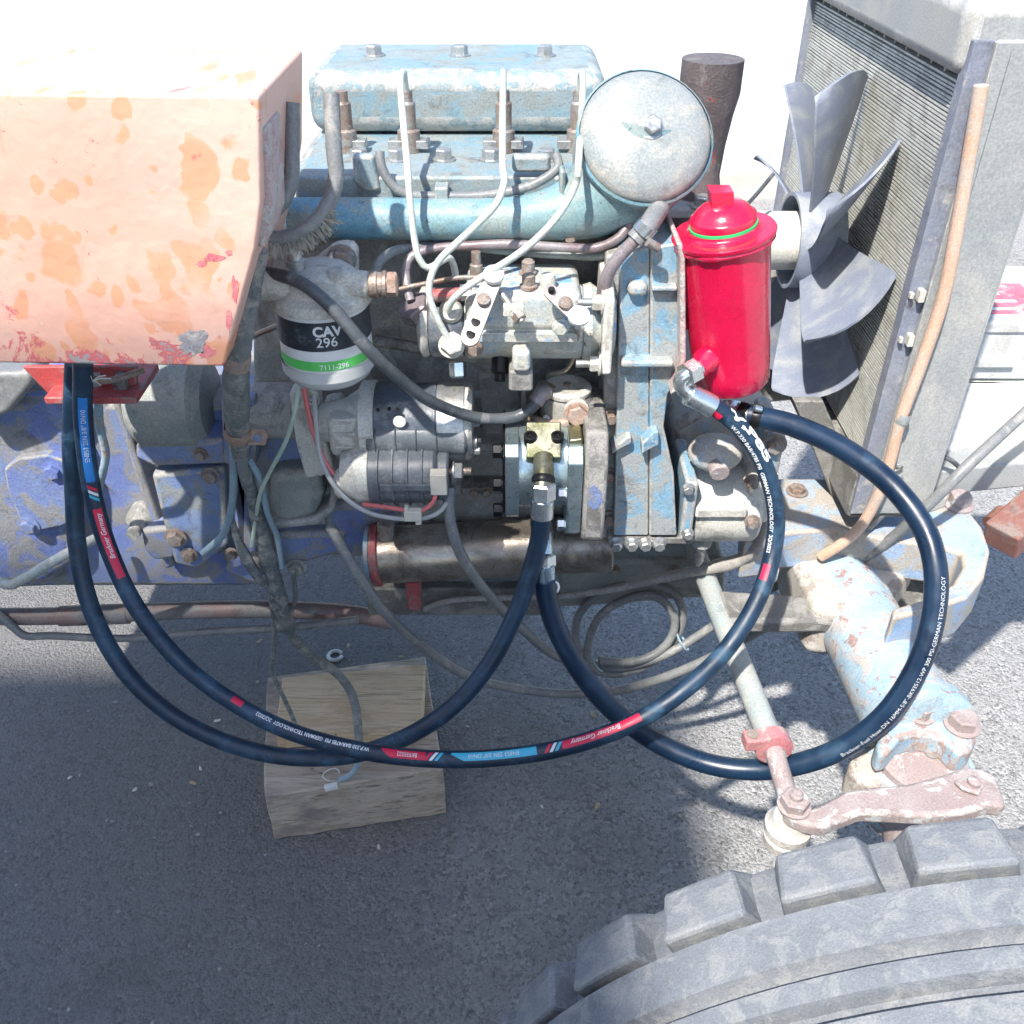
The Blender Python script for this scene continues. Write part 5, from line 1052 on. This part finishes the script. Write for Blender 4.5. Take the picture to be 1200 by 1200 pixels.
for (a, b2, r_) in ((1079, 838, .011), (1127, 850, .014)): bolt(kn, Pz(a, b2, .286), Z, r_, .012, 'forged', r_ * 1.25)
kp = Pz(1076, 905, .235)
MB().lathe(kp - Z * .06, Z, [(.046, 0), (.046, .055), (.0435, .058), (.0425, .080), (.040, .082), (.014, .083)], 34).build('kingpin_boss', M['forged'], kn)
MB().lathe(kp - Z * .05, Z, [(.047, 0), (.053, .004), (.053, .058), (.051, .064), (.0455, .066), (.0435, .06)], 34, False, False).build('collar_ring', M['axle'], kn)
MB().lathe(kp + Vector((.010, .006, .0232)), Z, [(.0085, 0), (.0085, .0012), (.001, .0013)], 18).build('grease_hole', M['block_dark'], kn)
MB().prism([Pz(a, b2, .25) for a, b2 in ((994, 890), (1010, 875), (1034, 880), (1040, 920), (1012, 918), (996, 905))], (0, 0, -.045)).build('side_lug', M['cream_cast'], kn, .008)
ar = thing('steering_linkage', 'curved pinkish forged steering arm with flaking paint above the tyre', 'steering arm', Pz(1050, 950, .25))
arm = [(917, 948), (932, 938), (950, 946), (966, 940), (990, 926), (1020, 921), (1060, 918), (1100, 908), (1130, 898), (1150, 898), (1168, 908), (1176, 930), (1180, 946), (1160, 944), (1130, 952), (1090, 956), (1050, 954), (1010, 952), (985, 962), (965, 970), (945, 966), (925, 958)]
MB().prism([Pz(a, b2, .30) for a, b2 in arm], (0, 0, -.016)).build('arm', M['forged'], ar, .005, seg=3)
MB().prism([Pz(a, b2, .302) for a, b2 in ((1117, 918), (1135, 911), (1152, 924), (1146, 934), (1128, 928))], (0, 0, .004)).build('lock_plate', M['forged'], ar, .002)
MB().lathe(Pz(1141, 918, .306), Z, [(.006, 0), (.006, .004), (.004, .005)], 14).build('bolt', M['forged'], ar)
bj = Pz(930, 945, .30)
MB().lathe(bj + Vector((0, 0, -.055)), Z, [(.014, 0), (.019, .004), (.020, .014), (.016, .018), (.021, .021), (.021, .029), (.017, .032), (.015, .039)], 24).build('ball_joint', M['cream_cast'], ar)
MB().hexa(bj + Z * .001, Z, .013, .010, .015).build('nut', M['forged'], ar, ang=25)
MB().lathe(bj + Z * .011, Z, [(.006, 0), (.006, .006), (.004, .008)], 14).build('stud', M['forged'], ar)
td = thing('tie_rod', 'pale weathered tie rod with faded red clamp reaching forward to the ball joint', 'tie rod', Pz(880, 860, .24))
t0, t1, t2_ = Pz(812, 640, .27), Pz(905, 872, .275), Pz(928, 950, .262)
MB().tube([tuple(t0), tuple(t0.lerp(t1, .5)), tuple(t1)], .0125, 20, .01).build('rod', M['rod'], td)
MB().tube([tuple(t1), tuple(t1.lerp(t2_, .5)), tuple(t2_)], .0095, 18, .01).build('threaded_end', M['forged'], td)
dT = (t1 - t0).normalized()
cl = MB().lathe(t1 - dT * .008, dT, [(.014, 0), (.0185, .001), (.0185, .016), (.014, .017)], 26).build('clamp', M['pink_clamp'], td)
sd_ = dT.cross(Z).normalized()
MB().obox(t1 + sd_ * .018 + Z * .008, sd_ * .012, dT * .0085, Z * .008).build('clamp_ear', M['pink_clamp'], cl, .003)
MB().lathe(t1 + sd_ * .022 + Z * .0165, Z, [(.006, 0), (.006, .001), (.001, .0012)], 14).build('clamp_hole', M['rust_bolt'], cl)

# front wheel
WX, WY, WZ, RW = .335, .265, GZ + .333, .333
wh = thing('front_wheel', 'dusty grey front wheel with notched tyre tread at the lower right', 'wheel', (WX, WY, GZ))
half = [(.20, .075), (.235, .092), (.285, .098), (.308, .094), (.312, .088), (.313, .052), (.322, .050), (.330, .047), (.3305, .018), (.322, .015), (.320, .012), (.322, .009), (.332, .006), (.3325, 0)]
prof = [(r, -h) for r, h in half] + [(r, h) for r, h in half[::-1][1:]]
MB().lathe((WX, WY, WZ), Y, prof, 96, False, False).build('carcass', M['tyre'], wh)
MB().lathe((WX, WY, WZ), Y, [(.02, -.03), (.15, -.03), (.19, -.07), (.205, -.08), (.205, .08), (.19, .07), (.15, .0), (.02, .0)], 48).build('rim', M['axle'], wh)
lug = bpy.data.meshes.new('tread_block'); mbl = MB()
mbl.add([(-.030, .053, .300), (.030, .053, .300), (.030, .097, .300), (-.030, .097, .300), (-.0265, .055, .3305), (.0265, .055, .3305), (.0225, .089, .3275), (-.0225, .089, .3275)], [(0,3,2,1),(4,5,6,7),(0,1,5,4),(1,2,6,5),(2,3,7,6),(3,0,4,7)])
lug.from_pydata([tuple(v) for v in mbl.v], [], mbl.f); lug.materials.append(M['tyre'])
NL = 28
for k_ in range(NL):
    for sd2 in (1, -1):
        o = bpy.data.objects.new('tread_block', lug); COL.objects.link(o); o.parent = wh
        an = 2 * math.pi * (k_ + .15 + (.5 if sd2 < 0 else 0)) / NL
        o.matrix_local = Matrix.Translation((0, 0, WZ - GZ)) @ Matrix.Rotation(an, 4, 'Y') @ (Matrix.Rotation(math.pi, 4, 'Z') if sd2 < 0 else Matrix())
        b2 = o.modifiers.new('bevel', 'BEVEL'); b2.width = .003; b2.segments = 2
wh.scale = (1.10, 1, 1.10)
MB().cyl((WX, WY + .02, WZ + .02), kp - Z * .03, .024, .03, 22).build('spindle', M['forged'], kn)

# ------------------------------------------------------------------ battery and what stands right of the radiator
bt = thing('battery', 'pale grey battery with red label behind the radiator at the right edge', 'battery', P(1180, 440, 1.1))
bx0 = P(1118, 420, 1.02).x; by = 1.0; bz0 = P(1150, 446, by).z; bz1 = P(1150, 388, by).z
MB().box((bx0, by, bz0), (bx0 + .26, by + .17, bz1)).build('case', M['battery'], bt, .004)
MB().box((bx0 - .002, by - .003, bz1 - .003), (bx0 + .262, by + .173, bz1 + .012)).build('lid', M['battery'], bt, .004)
MB().box((bx0 + .01, by + .02, bz1 + .0122), (bx0 + .10, by + .11, bz1 + .0128)).build('label', M['red_label'], bt)
for k_ in range(3):
    MB().box((bx0 + .016, by + .03 + k_ * .022, bz1 + .0129), (bx0 + .06 + .012 * (k_ % 2), by + .037 + k_ * .022, bz1 + .0132)).build('label_line', M['white_print'], bt)
MB().lathe((bx0 + .13, by + .05, bz1 + .0121), Z, [(.012, 0), (.012, .004), (.009, .005)], 20).build('filler_cap', M['grey_plastic'], bt)
MB().box((bx0 + .005, by - .006, bz0 + .02), (bx0 + .06, by + .001, bz0 + .028)).build('handle_rib', M['battery'], bt, .001)
MB().lathe((bx0 + .03, by + .145, bz1 + .0121), Z, [(.009, 0), (.009, .016), (.007, .017)], 16).build('terminal', M['steel'], bt)
# white plastic covered box beneath the battery
sh = MB(); rr = random.Random(2); nx, nz = 26, 18
sx0, sx1 = bx0 - .02, bx0 + .5; sz0, sz1 = P(1150, 548, .96).z, bz0 - .002
for j in range(nz + 1):
    for i in range(nx + 1):
        x = sx0 + (sx1 - sx0) * i / nx; z = sz0 + (sz1 - sz0) * j / nz
        p = Vector((x, .965 + .035 * j / nz, z)); d = mnoise.noise(p * 22) * .007 + abs(mnoise.noise(Vector((x * 60, 0, z * 18 + x * 20)))) * .005
        sh.v.append(p + Vector((0, -d, 0)))
for j in range(nz):
    for i in range(nx): sh.f.append((j*(nx+1)+i, j*(nx+1)+i+1, (j+1)*(nx+1)+i+1, (j+1)*(nx+1)+i))
n_ = len(sh.v); sh.add([(sx0, 1.25, sz0), (sx1, 1.25, sz0), (sx1, 1.25, sz1), (sx0, 1.25, sz1)], [])
sh.f += [(nz*(nx+1), nz*(nx+1)+nx, n_+2, n_+3), (0, nz*(nx+1), n_+3, n_), (nx, n_+1, n_+2, nz*(nx+1)+nx), (n_, n_+3, n_+2, n_+1)]
tag(sh.build('plastic_wrapped_box', M['sheet'], ang=60), 'white crumpled plastic covered box under the battery', 'box')
mb = MB(); q0, q1 = P(1085, 575, .93), P(1260, 548, .93)
mb.prism([P(1086, 553, .93), P(1260, 535, .93), P(1260, 565, .93), P(1086, 583, .93)], (0, .22, 0)); tag(mb.build('front_ledge', M['rad_frame'], None, .004), 'grey steel ledge carrying the white wrapped box', 'ledge')
pipe('rubber_strip', 'folded dark rubber strip hanging at the corner of the white wrapped box', 'strip', [(1100, 535, .925), (1108, 536, .92), (1118, 542, .918), (1126, 550, .922)], .003, 'cable_black', 8)
bm_ = thing('rust_beam', 'rust brown square steel beam entering from the right edge', 'beam', P(1190, 640, .95))
qa, qb = P(1172, 634, .88), P(1300, 520, 1.0); d = (qb - qa).normalized(); sdv = d.cross(Z).normalized(); upv = sdv.cross(d)
MB().obox(qa.lerp(qb, .5), d * (qb - qa).length / 2, sdv * .022, upv * .018).build('tube', M['rust_beam'], bm_, .003)
MB().cyl(qa + d * .03 - upv * .018 + sdv * -.03, qa + d * .055 - upv * .018 + sdv * -.03, .012, n=14).build('bolt_stub', M['rust_beam'], bm_)

# ------------------------------------------------------------------ wooden blocks and litter
def beam(name, mat, label, corners, z0, z1):
    vs = [Vector((c.x, c.y, z0)) for c in corners] + [Vector((c.x, c.y, z1)) for c in corners]
    mb = MB(); n = 10
    # subdivided box so the sawn edges are uneven
    for f in ((0, 1, 2, 3), (4, 5, 6, 7), (0, 1, 5, 4), (1, 2, 6, 5), (2, 3, 7, 6), (3, 0, 4, 7)):
        a, b3, c, d = (vs[i] for i in f); o = len(mb.v)
        for j in range(n + 1):
            for i in range(n + 1): mb.v.append(a.lerp(b3, i / n).lerp(d.lerp(c, i / n), j / n))
        for j in range(n):
            for i in range(n): mb.f.append((o + j*(n+1)+i, o + j*(n+1)+i+1, o + (j+1)*(n+1)+i+1, o + (j+1)*(n+1)+i))
    mb.v = [p + Vector((mnoise.noise(p * 30), mnoise.noise(p * 30 + Vector((5, 1, 2))), mnoise.noise(p * 24 + Vector((1, 8, 2))) * .6)) * .0022 for p in mb.v]
    o = mb.build(name, mat); me = o.data; bm = bmesh.new(); bm.from_mesh(me); bmesh.ops.remove_doubles(bm, verts=bm.verts, dist=.0004); bmesh.ops.recalc_face_normals(bm, faces=bm.faces); bm.to_mesh(me); bm.free()
    me.set_sharp_from_angle(angle=R_(40)); b2 = o.modifiers.new('bevel', 'BEVEL'); b2.width = .0025; b2.segments = 2; b2.limit_method = 'ANGLE'; b2.angle_limit = R_(50)
    return tag(o, label, 'wood block', 'wooden blocks on the asphalt')
zA = GZ + .104
f1_, f2_ = Pz(322, 985, GZ), Pz(523, 953, GZ); dd = (f2_ - f1_).normalized(); nn = Vector((-dd.y, dd.x, 0))
beam('wood_block', M['wood_a'], 'thick grey weathered timber block lying on the asphalt under the hoses', [f1_, f2_, f2_ + nn * .235, f1_ + nn * .235], GZ + .0005, zA)
zB = zA + .034
r1, r2, r3, r4 = Pz(323, 862, zB), Pz(495, 851, zB), Pz(498, 778, zB), Pz(331, 793, zB)
beam('wood_block', M['wood_b'], 'thinner yellowish board resting on the rear of the timber block', [r1, r2, r3, r4], zA + .003, zB)
c = Pz(393, 769, GZ + .002)
mb = MB(); mb.tube([(c.x + .0125 * math.cos(a), c.y + .0125 * math.sin(a), c.z + .003 * (i / 14)) for i, a in enumerate([.6 + i * 5.5 / 14 for i in range(15)])], .0035, 10, .003)
tag(mb.build('spring_washer', M['washer']), 'open spring washer lying behind the wooden board', 'washer')
zc_ = zA + .006; c = Pz(388, 922, zc_)
mb = MB(); mb.obox(c, Vector((.009, .003, 0)), Vector((-.0012, .0036, 0)), Z * .004); tag(mb.build('cable_tag', M['white_tag'], None, .001), 'small white cable tag lying on the timber block', 'tag')
mb = MB(); cc = Pz(388, 908, zA + .004); mb.tube([(cc.x + .012 * math.cos(a), cc.y + .011 * math.sin(a), cc.z + .002 * math.sin(a * 2)) for a in [.2 + i * .36 for i in range(15)]], .0009, 6, .003)
tag(mb.build('wire_loop', M['white_tag']), 'thin white wire loop beside the cable tag on the timber', 'wire')
for (px, py, rr_, lab, mt) in ((695, 838, .008, 'dry leaf fragment on asphalt below the cable coil', 'leaf'), (700, 945, .007, 'dry leaf fragment on asphalt at the bottom centre', 'leaf'), (408, 757, .006, 'dry leaf crumb beside the spring washer', 'leaf'), (304, 752, .006, 'tan leaf crumb left of the spring washer below the brake rod', 'leaf'), (470, 770, .005, 'tan crumb on asphalt right of the spring washer', 'leaf'),
        (250, 683, .006, 'tan wood chip on the ground below the gearbox edge', 'leaf'), (255, 845, .006, 'white chip on asphalt between the two left hose runs', 'chip_white'), (226, 918, .006, 'tan chip on asphalt at lower left', 'leaf'), (82, 912, .004, 'pale sliver on asphalt nearest the lower left corner', 'chip_white'), (235, 901, .005, 'pale feather like sliver on asphalt left of the timber block', 'chip_white'),
        (444, 993, .005, 'pale chip in front of the timber block', 'chip_white'), (158, 926, .005, 'thin pale straw on asphalt at lower left', 'chip_white'), (548, 852, .004, 'pale chip on asphalt right of the wooden board', 'chip_white'), (635, 946, .004, 'white speck on asphalt at the bottom centre left of the leaf', 'chip_white')):
    c = Pz(px, py, GZ + .001); rs2 = random.Random(px); n = 9; a0_ = rs2.uniform(0, 6); mb = MB()
    top_ = [c + Vector((math.cos(a0_) * math.cos(2*math.pi*i/n) * rr_ - math.sin(a0_) * math.sin(2*math.pi*i/n) * rr_ * .45, math.sin(a0_) * math.cos(2*math.pi*i/n) * rr_ + math.cos(a0_) * math.sin(2*math.pi*i/n) * rr_ * .45, rs2.uniform(.0008, .003))) * 1 for i in range(n)]
    ctr = c + Z * .004
    vs = top_ + [p - Z * .0008 for p in top_] + [ctr, ctr - Z * .0008]
    mb.add(vs, [(i, (i+1) % n, 2*n) for i in range(n)] + [((i+1) % n + n, i + n, 2*n+1) for i in range(n)] + [(i, i+n, (i+1) % n + n, (i+1) % n) for i in range(n)])
    tag(mb.build('leaf_fragment' if mt == 'leaf' else 'pale_chip', M[mt], ang=20), lab, 'debris', 'litter on the asphalt')

# ------------------------------------------------------------------ unseen shed added behind the camera to cast shade on the left ground
sh_ = thing('shade_shed', 'unseen grey shed added behind the camera to shade the ground', 'shed', (-3.2, -2.6, GZ))
MB().box((-5.5, -4.2, GZ), (-1.04, -1.0, 3.22)).build('wall', M['shade_shed_wall'], sh_, .01)
MB().prism([(-5.7, -.92, 3.24), (-.95, -.92, 3.24), (-.95, -4.4, 3.6), (-5.7, -4.4, 3.6)], (0, 0, .08)).build('roof', M['rad_frame'], sh_, .01)
dr = MB().box((-3.2, -1.0 + .002, GZ + .01), (-2.2, -.97, 1.85)).build('door', M['rust_beam'], sh_, .005)
MB().cyl((-2.3, -.965, .85), (-2.3, -.93, .85), .02).build('handle', M['steel'], dr)
